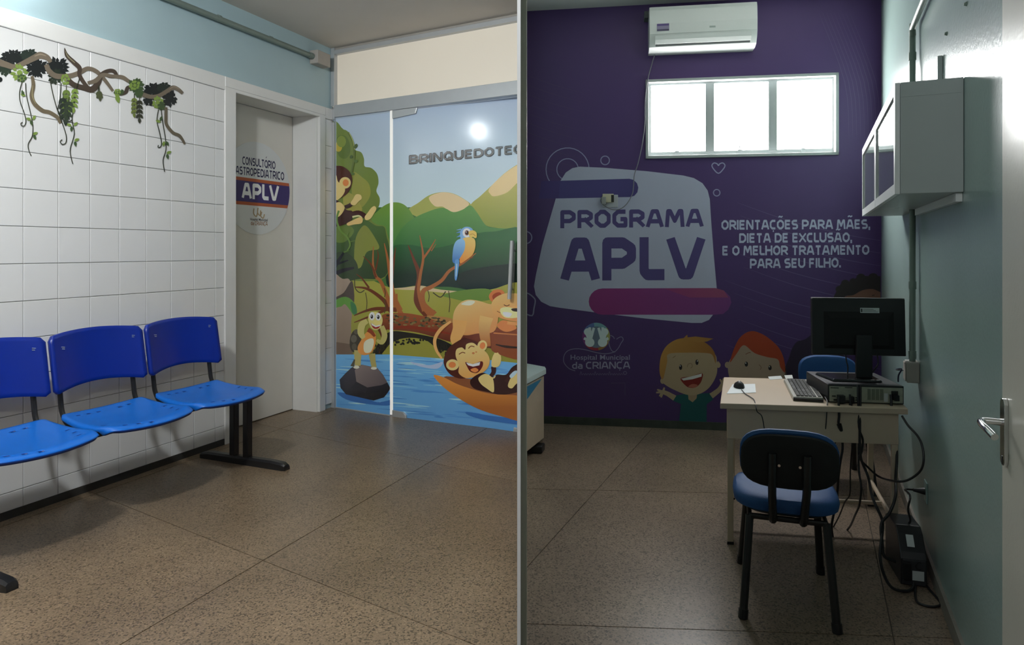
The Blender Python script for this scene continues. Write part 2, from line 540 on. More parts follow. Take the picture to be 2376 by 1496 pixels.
# glass wall at the end: aluminium frame, cream transom light, printed panel, printed door
G0, G1 = 0.0, GW.s(1203.5)
GH0, GH1, GH2, GH3 = 2.485, 2.588, 3.022, 3.058
w1 = thing('window_1', 'printed fixed glass panel and cream transom in an aluminium frame', loc=GW.P(0.4, 0, 0), kind='structure')
g_post = GW.s(779)
fp = MB()
fp.box(GWF, 0.004, g_post, -0.05, 0.02, 0, CEIL_L)
part('post', fp, M['alu'], w1, bevel=0.003)
ft = MB().box(GWF, g_post, G1, -0.05, 0.02, GH2, GH3)
part('top_rail', ft, M['alu'], w1, bevel=0.003)
fm = MB().box(GWF, g_post, G1, -0.05, 0.02, GH0, GH1)
part('transom_bar', fm, M['alu'], w1, bevel=0.003)
fz = MB().box(GWF, g_post, G1, -0.05, 0.0, GH3, CEIL_L)
part('ceiling_filler', fz, M['grey_box'], w1)
tp = MB().box(GWF, g_post, G1, -0.03, -0.02, GH1, GH2)
part('transom_pane', tp, M['transom'], w1)
sm = MB().box(GWF, GW.s(905.5), GW.s(911.0), -0.012, 0.004, 0.01, GH0)
part('glass_gap', sm, M['seam'], w1)
FIX1 = GW.s(905.5)
px_ = MB().box(GWF, g_post, FIX1, -0.012, 0.0, 0.008, GH0)
pane_fixed = part('fixed_pane', px_, M['glass_pane'], w1)
bs = MB().box(GWF, g_post, FIX1, -0.02, 0.008, 0.0, 0.008)
part('floor_channel', bs, M['alu'], w1)
for hh in (GH0 - 0.03, GH1 - 0.02):
    p0 = GW.P(g_post - 0.012, 0.026, hh)
    cl = MB().loft([[p0 + GW.n * (k * 0.012 - 0.012) + GW.u * (math.cos(a) * r) + Vector((0, 0, math.sin(a) * r)) for a in [i * math.pi / 6 for i in range(12)]] for k, r in ((0, .016), (1, .016), (2, .010))])
    part('clamp', cl, M['chrome'], w1, smooth='angle')

d2 = thing('door_2', 'printed swing glass door standing slightly ajar beside the fixed panel', loc=GD.P(0.4, 0, 0), kind='structure')
DL0, DL1 = 0.004, GD.s(1202.5)
pd = MB().box(GDF, DL0, DL1, -0.010, 0.0, 0.012, GH0 - 0.012)
pane_door = part('glass_leaf', pd, M['glass_pane'], d2)
be = MB().box(GDF, GD.s(944), DL1, -0.011, 0.001, 0.006, 0.014)
part('bottom_edge', be, M['glass_edge'], d2)
def patch(pts, name='patch_fitting'):
    q = [GD.at(x, y, 0.001) for x, y in pts]
    part(name, MB().prism(q, GD.n * 0.018), M['satin'], d2, bevel=0.004)
patch([(912.5, 258), (971, 249), (967, 264), (912.5, 276)])
patch([(912.5, 950), (938, 955), (945, 963), (945, 975), (912.5, 970)])
patch([(1194, 990), (1202, 992), (1202, 1003), (1192, 1002)])
hz = [GD.at(1188, 562, 0.055), GD.at(1182, 690, 0.055)]
hb = MB().tube([hz[0] + Vector((0, 0, 0.012)), hz[0], (hz[0] + hz[1]) / 2, hz[1], hz[1] - Vector((0, 0, 0.012))], 0.0155, seg=14)
for q in (hz[0] - Vector((0, 0, 0.06)), hz[1] + Vector((0, 0, 0.06))):
    hb.tube([q, q - GD.n * 0.055], 0.008, seg=10)
part('pull_handle', hb, mat('satin_grey_tube', (0.62, 0.64, 0.64), 0.3, metal=0.3), d2, smooth='angle', label='grey tubular pull handle')

# thin partition added to divide the two rooms and their light, seen end-on
PT = 8 / F * 0.8
pw_ = MB().box(PTF, 0.8, 5.25, -PT / 2, PT / 2, 0, CEIL_R)
wpart = part('wall_partition', pw_, M['corridor'], label='very thin grey partition added between the rooms, with a white end strip', kind='structure')
part('office_bounce_face', MB().box(PTF, 0.82, 5.0, PT / 2, PT / 2 + 0.0003, 0, CEIL_R), M['teal_wall'], wpart, label='pale teal sheet added to bounce light into the office')  # added sheet, unseen from the camera, that reflects light into the office
part('end_strip', MB().box(PTF, 0.794, 0.7998, -PT / 2, PT / 2, 0, CEIL_R), M['partition'], wpart, label='white end strip')
pl_ = MB().box(PTF, REAR, 0.8, -PT / 2, PT / 2, 2.62, CEIL_R)  # header added out of view to close a light leak between the ceilings
part('wall_light_block', MB().box(PTF, REAR, -0.10, -0.05, 0.05, 0, 2.60), M['corridor'], label='grey wall added unseen behind the viewer to keep light from the office', kind='structure')  # added out of view to block waiting-room light
part('trim_1', pl_, M['corridor'], label='grey unseen header added above the partition line to stop a light leak', kind='structure')

# purple wall with a window opening
WX0, WX1 = PW.s(1498), PW.s(1945)
WH0, WH1 = (PW.h(1505, 370) + PW.h(1945, 358)) / 2, (PW.h(1495, 184) + PW.h(1944, 171)) / 2
PS0, PS1 = -0.02, PW.s(2045)
pwm = MB()
pwm.box(PWF, PS0, WX0, -0.16, 0, 0, CEIL_R)
pwm.box(PWF, WX1, PS1 + 0.2, -0.16, 0, 0, CEIL_R)
pwm.box(PWF, WX0, WX1, -0.16, 0, 0, WH0)
pwm.box(PWF, WX0, WX1, -0.16, 0, WH1, CEIL_R)
wall_back = part('wall_back', pwm, M['purple'], label='purple end wall with printed lettering and cartoon children', kind='structure')
bbk = MB().box(PWF, 0.0, PS1, 0, 0.012, 0, 0.058)
part('baseboard_back', bbk, mat('stained_baseboard', (0.055, 0.062, 0.052), 0.5, noise=0.5, nscale=14), label='dark stained baseboard below the purple wall', kind='structure')

w2 = thing('window_2', 'three-pane frosted window glowing with daylight in the purple wall', loc=PW.P((WX0 + WX1) / 2, 0, WH0), kind='structure')
panes = [(1511, 1637, 197, 352), (1657, 1783, 192, 349), (1803, 1930, 187, 345)]
PXS = [(PW.s(a, -0.04), PW.s(b, -0.04)) for a, b, _, _ in panes]
PH0 = sum(PW.h((a + b) / 2, d, -0.04) for a, b, c, d in panes) / 3
PH1 = sum(PW.h((a + b) / 2, c, -0.04) for a, b, c, d in panes) / 3
fo = MB()
ed = 0.022
fo.box(PWF, WX0, WX1, -0.10, 0.018, WH1 - ed, WH1)
fo.box(PWF, WX0, WX1, -0.10, 0.018, WH0, WH0 + ed)
fo.box(PWF, WX0, WX0 + ed, -0.10, 0.018, WH0, WH1)
fo.box(PWF, WX1 - ed, WX1, -0.10, 0.018, WH0, WH1)
part('outer_frame', fo, M['win_frame'], w2, bevel=0.003)
si = MB()
xs = [WX0 + ed] + [v for p in PXS for v in p] + [WX1 - ed]
si.box(PWF, WX0 + ed, WX1 - ed, -0.09, -0.035, PH1, WH1 - ed)
si.box(PWF, WX0 + ed, WX1 - ed, -0.09, -0.035, WH0 + ed, PH0)
for k in range(0, 8, 2):
    si.box(PWF, xs[k], xs[k + 1], -0.09, -0.035, PH0, PH1)
part('sash', si, M['win_frame'], w2, bevel=0.002)
for (a, b) in PXS:
    o = part('pane', MB().box(PWF, a - 0.005, b + 0.005, -0.075, -0.065, PH0 - 0.005, PH1 + 0.005), M['pane'], w2)
    m_ = (a + b) / 2 - 0.01
    lt = MB().box(PWF, m_ - 0.016, m_ + 0.016, -0.06, -0.028, PH0 - 0.03, PH0 + 0.004)
    lt.tube([PW.P(m_, -0.035, PH0), PW.P(m_ - 0.004, -0.028, PH0 + 0.05)], 0.004, seg=6)
    part('latch', lt, M['alu'], w2)

# right-hand wall, rear wall, baseboard
RMAX = (RW.O.y - 0.72) / abs(RW.u.y)
wr = MB().box(RWF, -0.02, RMAX, -0.15, 0, 0, CEIL_R)
wall_right = part('wall_right', wr, M['teal_wall'], label='glossy pale teal right wall of the office', kind='structure')
br = MB().box(RWF, 0.0, RMAX - 0.05, 0, 0.012, 0, 0.062)
part('baseboard_right', br, M['baseboard_g'], label='grey terrazzo baseboard along the teal wall', kind='structure')
rx_ = RW.P(RMAX, 0, 0).x
wfr = MB().box(IDF, rx_ - 0.005, 2.1, 0.66, 0.72, 0, CEIL_R)
part('wall_corridor', wfr, M['corridor'], label='grey corridor wall beside the open door, out of view', kind='structure')
part('wall_corridor_end', MB().box(IDF, 2.0, 2.1, REAR, 0.66, 0, CEIL_R), M['corridor'], label='grey corridor end wall, out of view', kind='structure')
wre = MB().box(IDF, -4.6, 2.1, REAR - 0.15, REAR, 0, CEIL_R)
part('wall_rear', wre, M['corridor'], label='plain grey rear wall behind the viewer', kind='structure')

# door frame post beside the partition (office doorway)
jz = 2.05
jx0 = PT / 2 + 0.0005
jw = (1223 - 1204) / F * jz - jx0
jm = MB().box(PTF, jz, jz + 0.11, jx0, jx0 + jw, 0.0, 2.35)
part('trim_2', jm, M['leaf_paint'], label='narrow ivory door post beside the partition', kind='structure', bevel=0.003)

# open office door on the right
ld = floor_pt(2325, HY + F * HC / 1.70)
leafF = lambda a, b, c: Vector((ld.x, ld.y, 0)) + RW.u * a + RW.n * b + Vector((0, 0, c))
d3 = thing('door_3', 'ivory door standing open against the teal wall at the right edge', loc=leafF(0.4, 0, 0), kind='structure')
part('door_leaf', MB().box(leafF, 0.0, 0.80, -0.035, 0.0, 0.008, 2.25), M['leaf_paint'], d3, bevel=0.003)
def lh(px, py): # on the leaf face
    r = ray(px, py); o = Vector((ld.x, ld.y, 0))
    t = RW.n.dot(o) / RW.n.dot(r)
    p = Vector((0, 0, HC)) + r * t
    return RW.u.dot(p - o), p.z
zc = lh(2333, 985)
plate = MB()
hp0, hp1 = lh(2333, 1077)[1], lh(2333, 922)[1]
pc = 0.045
loop = []
for i in range(20):
    a = 2 * math.pi * i / 20
    loop.append((pc + 0.021 * math.cos(a), (hp0 + hp1) / 2 + ((hp1 - hp0) / 2 - 0.02) * (1 if math.sin(a) > 0 else -1) + 0.02 * math.sin(a)))
plate.prism([leafF(a, 0.0005, h) for a, h in loop], RW.n * 0.009)
esc = part('escutcheon', plate, M['chrome'], d3, bevel=0.002)
kh = (hp0 + hp1) / 2 - 0.03
lvh = lh(2333, 978)[1]
lev = MB().tube([leafF(pc, 0.008, lvh), leafF(pc, 0.035, lvh), leafF(pc + 0.004, 0.052, lvh), leafF(pc + 0.03, 0.058, lvh), leafF(pc + 0.075, 0.056, lvh - 0.003), leafF(pc + 0.115, 0.048, lvh - 0.012)], 0.0085, seg=12, smooth=4)
part('lever', lev, M['chrome'], d3, smooth='angle', label='chrome lever handle')
kk = MB().box(leafF, pc - 0.004, pc + 0.004, 0.009, 0.0105, kh - 0.05, kh - 0.03)
part('keyhole', kk, M['dark_slot'], d3)

# ================================================================== FLAT PRINT (vinyl on glass, wall and door)
class Art:
    """flat coloured shapes given in picture rows/columns, laid on a wall plane in thin printed layers"""
    def __init__(self, gain=1.0, xf=None):
        self.t = []; self.layer = 0; self.gain = gain; self.xf = xf or (lambda x, y: (x, y))
    def colf(self, col):
        if isinstance(col[0], (int, float)):
            c = S(*col, gain=self.gain)
            return lambda p: c
        ca_, cb_, pa, pb = col
        A, B = S(*ca_, gain=self.gain), S(*cb_, gain=self.gain)
        pa = Vector(self.xf(*pa)); pb = Vector(self.xf(*pb)); dv = pb - pa
        def f(p):
            t = max(0.0, min(1.0, (Vector(p) - pa).dot(dv) / dv.length_squared))
            return tuple(a + (b - a) * t for a, b in zip(A, B))
        return f
    def tris(self, pts, tri, col, sub=None):
        f = self.colf(col)
        self.layer += 1
        for k, t in enumerate(tri):
            q = [pts[i] for i in t]
            self.t.append(([tuple(p) for p in q], [f(p) for p in q], self.layer + (sub[k] if sub else 0)))
        if sub: self.layer += max(sub) + 1
    def poly(self, pts, col, smooth=0):
        p = [Vector(self.xf(*q)) for q in pts]
        if smooth: p = spline(p, smooth, True)
        p3 = [Vector((q.x, q.y, 0)) for q in p]
        self.tris([(q.x, q.y) for q in p], tessellate_polygon([p3]), col)
    def blob(self, pts, col, sub=5):
        self.poly(pts, col, sub)
    def ell(self, cx, cy, rx, ry, col, rot=0, n=22):
        c, s_ = math.cos(rot), math.sin(rot)
        pts = []
        for i in range(n):
            a = 2 * math.pi * i / n
            x, y = rx * math.cos(a), ry * math.sin(a)
            pts.append((cx + x * c - y * s_, cy + x * s_ + y * c))
        self.poly(pts, col)
    def stroke(self, pts, w, col, sub=5, closed=False):
        p = [Vector(self.xf(*q)) for q in pts]
        k = (Vector(self.xf(1000, 0)) - Vector(self.xf(0, 0))).length / 1000
        if sub: p = spline(p, sub, closed)
        if closed: p = p + [p[0]]
        n = len(p); vs = []; tri = []
        for i in range(n):
            t = p[min(i + 1, n - 1)] - p[max(i - 1, 0)]
            if closed and i in (0, n - 1): t = p[1] - p[-2]
            if t.length < 1e-9: t = Vector((1, 0))
            t.normalize(); nn = Vector((-t.y, t.x))
            if isinstance(w, (list, tuple)):
                u = i / (n - 1) * (len(w) - 1); a = min(int(u), len(w) - 2)
                ww = w[a] + (w[a + 1] - w[a]) * (u - a)
            else: ww = w
            ww *= k / 2
            vs += [(p[i].x + nn.x * ww, p[i].y + nn.y * ww), (p[i].x - nn.x * ww, p[i].y - nn.y * ww)]
            if i: tri += [(2 * i - 2, 2 * i - 1, 2 * i), (2 * i, 2 * i - 1, 2 * i + 1)]
        self.tris(vs, tri, col)
    def ring(self, cx, cy, r, w, col, a0=0, a1=360):
        n = 30
        self.stroke([(cx + r * math.cos(math.radians(a0 + (a1 - a0) * i / n)), cy + r * math.sin(math.radians(a0 + (a1 - a0) * i / n))) for i in range(n + (0 if a1 - a0 == 360 else 1))], w, col, sub=0, closed=(a1 - a0 == 360))
    def text(self, body, b0, b1, cap, col, bold=0.02, slant=0.0):
        """text whose baseline runs from b0 to b1 (as wide as the word), cap height in the same units"""
        vs, tri, capu = text_strokes(body, bold) if bold >= 0.1 else text_mesh(body, bold)
        x0 = min(v[0] for v in vs); x1 = max(v[0] for v in vs)
        b0, b1 = Vector(b0), Vector(b1)
        d = b1 - b0
        nrm = Vector((0, -1))
        pts = []
        for (x, y) in vs:
            q = b0 + d * ((x - x0) / (x1 - x0)) + nrm * (y / capu * cap) + d.normalized() * (slant * y / capu * cap)
            pts.append(self.xf(q.x, q.y))
        sub = None
        if bold >= 0.1:          # strokes that overlap lie on alternating hair-thin layers
            sub, ids = [], {}
            for t in tri:
                key = t[0]
                ids.setdefault(key, len(ids) % 6); sub.append(ids[key])
        self.tris(pts, tri, col, sub)
    def build(self, name, wall, parent, material, clip=None, off=0.0006, step=1.6e-5, label=None):
        vs, fs, cs = [], [], []
        for (q, c, ly) in self.t:
            pts = [(p[0], p[1], *cc) for p, cc in zip(q, c)]
            if clip:
                for (ax, lim, sg) in clip:
                    out = []
                    for i in range(len(pts)):
                        a, b = pts[i], pts[(i + 1) % len(pts)]
                        da, db = (a[ax] - lim) * sg, (b[ax] - lim) * sg
                        if da >= 0: out.append(a)
                        if da * db < 0:
                            t = da / (da - db)
                            out.append(tuple(m + (n - m) * t for m, n in zip(a, b)))
                    pts = out
                    if len(pts) < 3: break
                if len(pts) < 3: continue
            n0 = len(vs)
            for p in pts:
                vs.append(wall.at(p[0], p[1], off + ly * step)); cs.append(p[2:5])
            fs.append(tuple(range(n0, n0 + len(pts))))
        mb = MB(); mb.v = vs; mb.f = fs
        me = bpy.data.meshes.new(name)
        me.from_pydata([tuple(v) for v in vs], [], fs)
        at_ = me.attributes.new('ink', 'FLOAT_COLOR', 'POINT')
        flat = []
        for c in cs: flat += [c[0], c[1], c[2], 1.0]
        at_.data.foreach_set('color', flat)
        me.materials.append(material)
        me.transform(MW[parent].inverted()) if parent else None
        o = bpy.data.objects.new(name, me)
        COL.objects.link(o)
        if parent:
            o.parent = parent; MW[o] = MW[parent]
        else:
            MW[o] = Matrix.Identity(4)
        if label: o['label'] = label
        return o

GLY = {
 'A': (.80, [[(0, 0), (.33, 1), (.67, 1), (1, 0)], [(.15, .28), (.85, .28)]]),
 'B': (.72, [[(0, 0), (0, 1), (.72, 1), (.93, .88), (.93, .64), (.75, .53), (0, .53)], [(.75, .53), (1, .40), (1, .13), (.80, 0), (0, 0)]]),
 'C': (.64, [[(1, 1), (.32, 1), (0, .76), (0, .24), (.32, 0), (1, 0)]]),
 'D': (.74, [[(0, 0), (0, 1), (.62, 1), (1, .74), (1, .26), (.62, 0), (0, 0)]]),
 'E': (.60, [[(1, 1), (0, 1), (0, 0), (1, 0)], [(0, .52), (.9, .52)]]),
 'F': (.58, [[(1, 1), (0, 1), (0, 0)], [(0, .48), (.88, .48)]]),
 'G': (.68, [[(1, 1), (.32, 1), (0, .76), (0, .24), (.32, 0), (1, 0), (1, .46), (.55, .46)]]),
 'H': (.74, [[(0, 0), (0, 1)], [(1, 0), (1, 1)], [(0, .52), (1, .52)]]),
 'I': (.0, [[(0, 0), (0, 1)]]),
 'L': (.58, [[(0, 1), (0, .12), (.16, 0), (1, 0)]]),
 'M': (.94, [[(0, 0), (.07, 1), (.20, 1), (.5, .30), (.80, 1), (.93, 1), (1, 0)]]),
 'N': (.76, [[(0, 0), (0, 1), (.12, 1), (.88, 0), (1, 0), (1, 1)]]),
 'O': (.74, [[(.34, 1), (.66, 1), (1, .74), (1, .26), (.66, 0), (.34, 0), (0, .26), (0, .74), (.34, 1)]]),
 'P': (.70, [[(0, 0), (0, 1), (.66, 1), (1, .82), (1, .54), (.66, .36), (0, .36)]]),
 'Q': (.74, [[(.34, 1), (.66, 1), (1, .74), (1, .26), (.66, 0), (.34, 0), (0, .26), (0, .74), (.34, 1)], [(.62, .22), (1.02, -.08)]]),
 'R': (.70, [[(0, 0), (0, 1), (.66, 1), (1, .84), (1, .58), (.66, .42), (0, .42)], [(.52, .42), (1, 0)]]),
 'S': (.64, [[(.96, 1), (.28, 1), (0, .86), (0, .66), (.2, .53), (.8, .49), (1, .36), (1, .14), (.76, 0), (.03, 0)]]),
 'T': (.66, [[(0, 1), (1, 1)], [(.5, 1), (.5, 0)]]),
 'U': (.74, [[(0, 1), (0, .24), (.3, 0), (.7, 0), (1, .24), (1, 1)]]),
 'V': (.78, [[(0, 1), (.38, .02), (.62, .02), (1, 1)]]),
 'X': (.72, [[(0, 0), (1, 1)], [(0, 1), (1, 0)]]),
 'd': (.52, [[(1, 1), (1, 0), (.3, 0), (0, .18), (0, .48), (.3, .64), (1, .64)]]),
 'a': (.50, [[(.08, .64), (.75, .64), (1, .48), (1, 0), (.25, 0), (0, .1), (0, .26), (.25, .36), (1, .36)]]),
 '.': (.0, [[(0, 0), (0, .02)]]), ',': (.0, [[(.0, .02), (0, -.14)]]), ' ': (.20, [])}
TIL = [(.14, 1.26), (.36, 1.36), (.64, 1.27), (.88, 1.37)]
for base, acc, nm in (('O', TIL, 'Õ'), ('A', TIL, 'Ã'), ('O', [(.42, 1.22), (.68, 1.42)], 'Ó'), ('A', [(.42, 1.22), (.68, 1.42)], 'Á'), ('C', [(.60, -.06), (.56, -.26)], 'Ç')):
    GLY[nm] = (GLY[base][0], GLY[base][1] + [acc])
def text_strokes(body, t):
    """bold square-shouldered capitals built from straight strokes of thickness t"""
    vs, tri = [], []
    x = 0.0
    for chv in body:
        w, lines = GLY[chv]
        for ln in lines:
            acc = min(y for _, y in ln) > 1.1 or max(y for _, y in ln) < 0
            tt = t * (0.62 if acc else 1.0)
            q = [Vector((x + t / 2 + px_ * w, (t / 2 + y * (1 - t)) if not acc else y)) for px_, y in ln]
            for i, p in enumerate(q):
                inner = 0 < i < len(q) - 1 or (q[0] - q[-1]).length < 1e-6
                if inner:
                    n0 = len(vs)
                    vs += [(p.x + tt / 2 * math.cos(a), p.y + tt / 2 * math.sin(a)) for a in [math.pi / 5 * k for k in range(10)]]
                    tri += [(n0, n0 + k, n0 + k + 1) for k in range(1, 9)]
                if i:
                    d = p - q[i - 1]
                    if d.length < 1e-6: continue
                    e = d.normalized(); nn_ = Vector((-e.y, e.x)) * (tt / 2)
                    vert_end = abs(e.x) > abs(e.y) * 1.2
                    ex0 = e * (tt / 2 if (i == 1 and not acc and not vert_end) else 0)
                    a_, b_ = q[i - 1], p
                    if i == 1 and not acc and abs(e.y) > .3: a_ = a_ - e * (tt / 2)
                    if i == len(q) - 1 and not acc and abs(e.y) > .3: b_ = b_ + e * (tt / 2)
                    n0 = len(vs)
                    for pnt in (a_ + nn_, b_ + nn_, b_ - nn_, a_ - nn_):
                        yy = pnt.y
                        if not acc and chv not in ',Q': yy = max(0.0, min(1.0, yy))
                        vs.append((pnt.x, yy))
                    tri += [(n0, n0 + 1, n0 + 2), (n0, n0 + 2, n0 + 3)]
        x += w + t + (0.10 if chv != ' ' else 0.0) - (0.14 if chv == 'L' else 0.0)
    return vs, tri, 1.0

_tcache = {}
def text_mesh(body, bold):
    key = (body, bold)
    if key in _tcache: return _tcache[key]
    def raw(b, off):
        cu = bpy.data.curves.new('lettering', 'FONT')
        cu.body = b; cu.size = 1.0; cu.offset = off; cu.resolution_u = 3
        cu.space_character = 1.0 + off * 1.6
        ob = bpy.data.objects.new('lettering', cu)
        COL.objects.link(ob)
        dg = bpy.context.evaluated_depsgraph_get()
        me = ob.evaluated_get(dg).to_mesh()
        me.calc_loop_triangles()
        v = [(q.co.x, q.co.y) for q in me.vertices]
        t = [tuple(l.vertices) for l in me.loop_triangles]
        ob.evaluated_get(dg).to_mesh_clear()
        bpy.data.objects.remove(ob); bpy.data.curves.remove(cu)
        return v, t
    hv, _ = raw('H', bold)
    capu = max(y for _, y in hv)
    v, t = raw(body, bold)
    _tcache[key] = (v, t, capu)
    return _tcache[key]

# ---------------------------------------------------------------- jungle print on the glass
Z = 3.74
ga = Art(1.75, lambda x, y: (760 + x / Z, 240 + y / Z))     # units: magnified picture, second half starts at row 1421
B = 1421
def b(*pts): return [(x, y + B) for x, y in pts]
tr_y = lambda X: (HY - (GH0 - 0.014 - HC) * (yg(760 + X / Z) - HY) / HC - 240) * Z
ga.poly([(0, tr_y(0)), (1700, tr_y(1700)), (1700, 1000), (0, 1000)], ((146, 160, 180), (172, 190, 203), (800, 0), (800, 850)))
ga.poly([(0, 900), (1700, 900), (1700, 1800), (0, 1800)], (60, 95, 50))
ga.blob([(1240, 890), (1330, 800), (1420, 715), (1530, 610), (1645, 530), (1720, 500), (1720, 1130), (1500, 1085), (1380, 1060), (1320, 1000)], ((150, 146, 72), (112, 124, 50), (1450, 760), (1450, 1080)))
ga.blob([(1405, 735), (1530, 612), (1645, 534), (1720, 500), (1720, 650), (1645, 690), (1560, 770), (1450, 805), (1412, 785)], (203, 170, 122))
ga.blob([(700, 925), (790, 860), (880, 797), (980, 770), (1080, 778), (1170, 820), (1250, 885), (1200, 940), (1100, 1000), (900, 1010), (780, 985)], (140, 143, 74))
ga.blob([(880, 815), (980, 772), (1080, 780), (1170, 822), (1228, 870), (1180, 920), (1110, 945), (1040, 925), (1000, 895), (930, 890)], (196, 172, 132))
ga.blob([(370, 1030), (440, 930), (510, 876), (580, 857), (650, 870), (705, 915), (760, 1000), (830, 1080), (840, 1400), (370, 1400)], ((98, 130, 56), (64, 110, 56), (580, 860), (650, 1150)))
ga.blob([(560, 1250), (640, 1090), (740, 1000), (880, 935), (1000, 905), (1090, 942), (1170, 922), (1240, 884), (1300, 950), (1380, 1062), (1480, 1082), (1720, 1115), (1720, 1330), (560, 1330)], ((80, 124, 62), (44, 92, 50), (900, 920), (900, 1260)))
ga.blob([(540, 1270), (700, 1225), (900, 1255), (1100, 1215), (1290, 1130), (1450, 1110), (1720, 1110), (1720, 1620), (1400, 1650), (1130, 1600), (960, 1590), (540, 1610)], ((38, 84, 46), (26, 42, 34), (1000, 1190), (1000, 1500)))
ga.blob([(1110, 1500), (1300, 1430), (1720, 1400), (1720, 1640), (1380, 1630), (1180, 1600)], (22, 36, 30))
# meadow
ga.blob(b((180, 95), (560, 180), (800, 160), (1100, 212), (1400, 196), (1720, 170), (1720, 830), (550, 790), (180, 770)), ((140, 138, 62), (124, 122, 50), (700, B + 180), (700, B + 700)))
ga.blob(b((560, 185), (700, 172), (820, 160), (950, 190), (1160, 212), (1030, 222), (800, 200), (650, 195)), (176, 160, 124))
ga.blob(b((1000, 240), (1200, 195), (1400, 190), (1440, 270), (1250, 300), (1080, 270)), (92, 118, 52))
# tree crown on the left
ga.blob([(30, 250), (140, 226), (200, 270), (226, 340), (236, 400), (292, 424), (316, 480), (322, 545), (380, 560), (430, 612), (442, 690), (424, 760), (452, 820), (446, 890), (400, 950), (380, 1010), (430, 1050), (495, 1064), (516, 1120), (545, 1250), (520, 1480), (400, 1540), (150, 1530), (30, 1500)], (96, 112, 52))
ga.blob([(80, 300), (150, 280), (190, 340), (195, 430), (150, 480), (90, 440)], (80, 98, 46))
ga.ell(95, 375, 32, 44, (156, 140, 50)); ga.ell(120, 330, 40, 50, (110, 124, 56))
ga.blob([(220, 600), (300, 640), (360, 700), (370, 800), (300, 900), (240, 880), (210, 780)], (126, 128, 60))
ga.blob([(140, 780), (230, 800), (300, 930), (160, 960)], (138, 134, 64))
ga.blob([(30, 1020), (200, 1010), (330, 1010), (420, 1060), (490, 1070), (512, 1150), (540, 1300), (500, 1500), (300, 1520), (30, 1500)], ((66, 90, 48), (44, 62, 40), (200, 1050), (200, 1450)))
ga.blob([(240, 1190), (290, 1080), (340, 1065), (420, 1180), (445, 1260), (340, 1290), (290, 1420), (235, 1400)], (112, 118, 56))
ga.blob([(60, 1060), (170, 1050), (230, 1110), (150, 1200), (60, 1190)], (86, 106, 50))
ga.blob([(30, 1330), (160, 1290), (260, 1400), (230, 1530), (30, 1530)], (48, 62, 44))
ga.stroke([(40, 1450), (90, 1370), (140, 1295)], [44, 30, 16], (34, 36, 42)); ga.stroke([(90, 1390), (180, 1360)], [22, 10], (34, 36, 42), 0)
ga.stroke([(40, 1490), (130, 1450), (230, 1425)], [40, 34, 16], (38, 38, 44))
# rock wall and moss at the left
ga.blob(b((20, 80), (130, 100), (195, 115), (222, 300), (205, 480), (190, 670), (30, 650)), ((142, 126, 112), (120, 104, 90), (60, B + 120), (160, B + 640)))
ga.blob(b((60, 270), (140, 220), (215, 120), (225, 330), (120, 300)), (70, 62, 58))
ga.poly(b((20, 640), (190, 665), (230, 770), (20, 770)), (96, 80, 68))
ga.blob(b((25, 320), (110, 264), (180, 262), (240, 320), (256, 395), (225, 415), (190, 365), (150, 320), (120, 340), (80, 350), (25, 390)), (84, 128, 58))
ga.blob(b((200, 300), (245, 330), (252, 400), (215, 395)), (56, 104, 66))
# bare branches behind the log
br_, br2 = (140, 84, 46), (92, 48, 30)
U = lambda *p: [(x, y) for x, y in p]
ga.stroke(U((560, 1800), (480, 1700), (350, 1610), (235, 1592)), [60, 34, 24, 8], br2)
ga.stroke(U((560, 1790), (470, 1560), (420, 1500), (395, 1400), (398, 1240)), [40, 30, 26, 18, 6], br_)
ga.stroke(U((420, 1510), (380, 1400), (310, 1325)), [20, 14, 5], br2); ga.stroke(U((415, 1450), (440, 1330), (430, 1270)), [16, 10, 4], br2)
ga.stroke(U((620, 1800), (570, 1660), (545, 1500), (520, 1340), (492, 1212)), [70, 40, 34, 20, 6], br_)
ga.stroke(U((560, 1520), (575, 1380), (590, 1250)), [22, 16, 6], br2)
ga.stroke(U((360, 1600), (300, 1520), (250, 1480)), [18, 12, 5], br2)
ga.stroke(U((600, 1790), (430, 1780), (330, 1800), (230, 1840)), [40, 30, 20, 8], br2)
ga.stroke(U((560, 1770), (360, 1850), (230, 1900)), [26, 18, 6], br2)
ga.stroke(U((900, 1840), (790, 1740), (775, 1640), (795, 1490), (745, 1345), (700, 1230)), [110, 62, 46, 40, 22, 6], br2)
ga.stroke(U((840, 1800), (790, 1640), (805, 1490), (830, 1330), (800, 1145)), [40, 26, 26, 20, 5], br_)
ga.stroke(U((830, 1345), (890, 1262), (938, 1178)), [20, 16, 4], br_); ga.stroke(U((900, 1280), (940, 1220)), [10, 4], br_, 0)
ga.stroke(U((920, 1840), (830, 1740), (830, 1630), (900, 1592), (990, 1535), (1060, 1450), (1180, 1380), (1288, 1298)), [80, 52, 40, 34, 30, 26, 20, 6], br_)
ga.stroke(U((1235, 1345), (1265, 1335)), [10, 4], br2, 0)
ga.stroke(U((640, 1830), (600, 1740), (600, 1650)), [46, 30, 14], br_)
for (xx, y0, y1) in ((330, 1640, 1810), (490, 1600, 1680), (870, 1620, 1720), (1050, 1625, 1810), (490, 1700, 1820)):
    ga.stroke([(xx, y0), (xx + 12, (y0 + y1) / 2), (xx + 4, y1)], 7, (70, 62, 40))
ga.stroke([(235, 1520), (240, 1600), (280, 1640), (320, 1620)], 8, (56, 54, 40)); ga.stroke([(915, 1640), (980, 1680), (1025, 1630)], 9, (56, 54, 40))
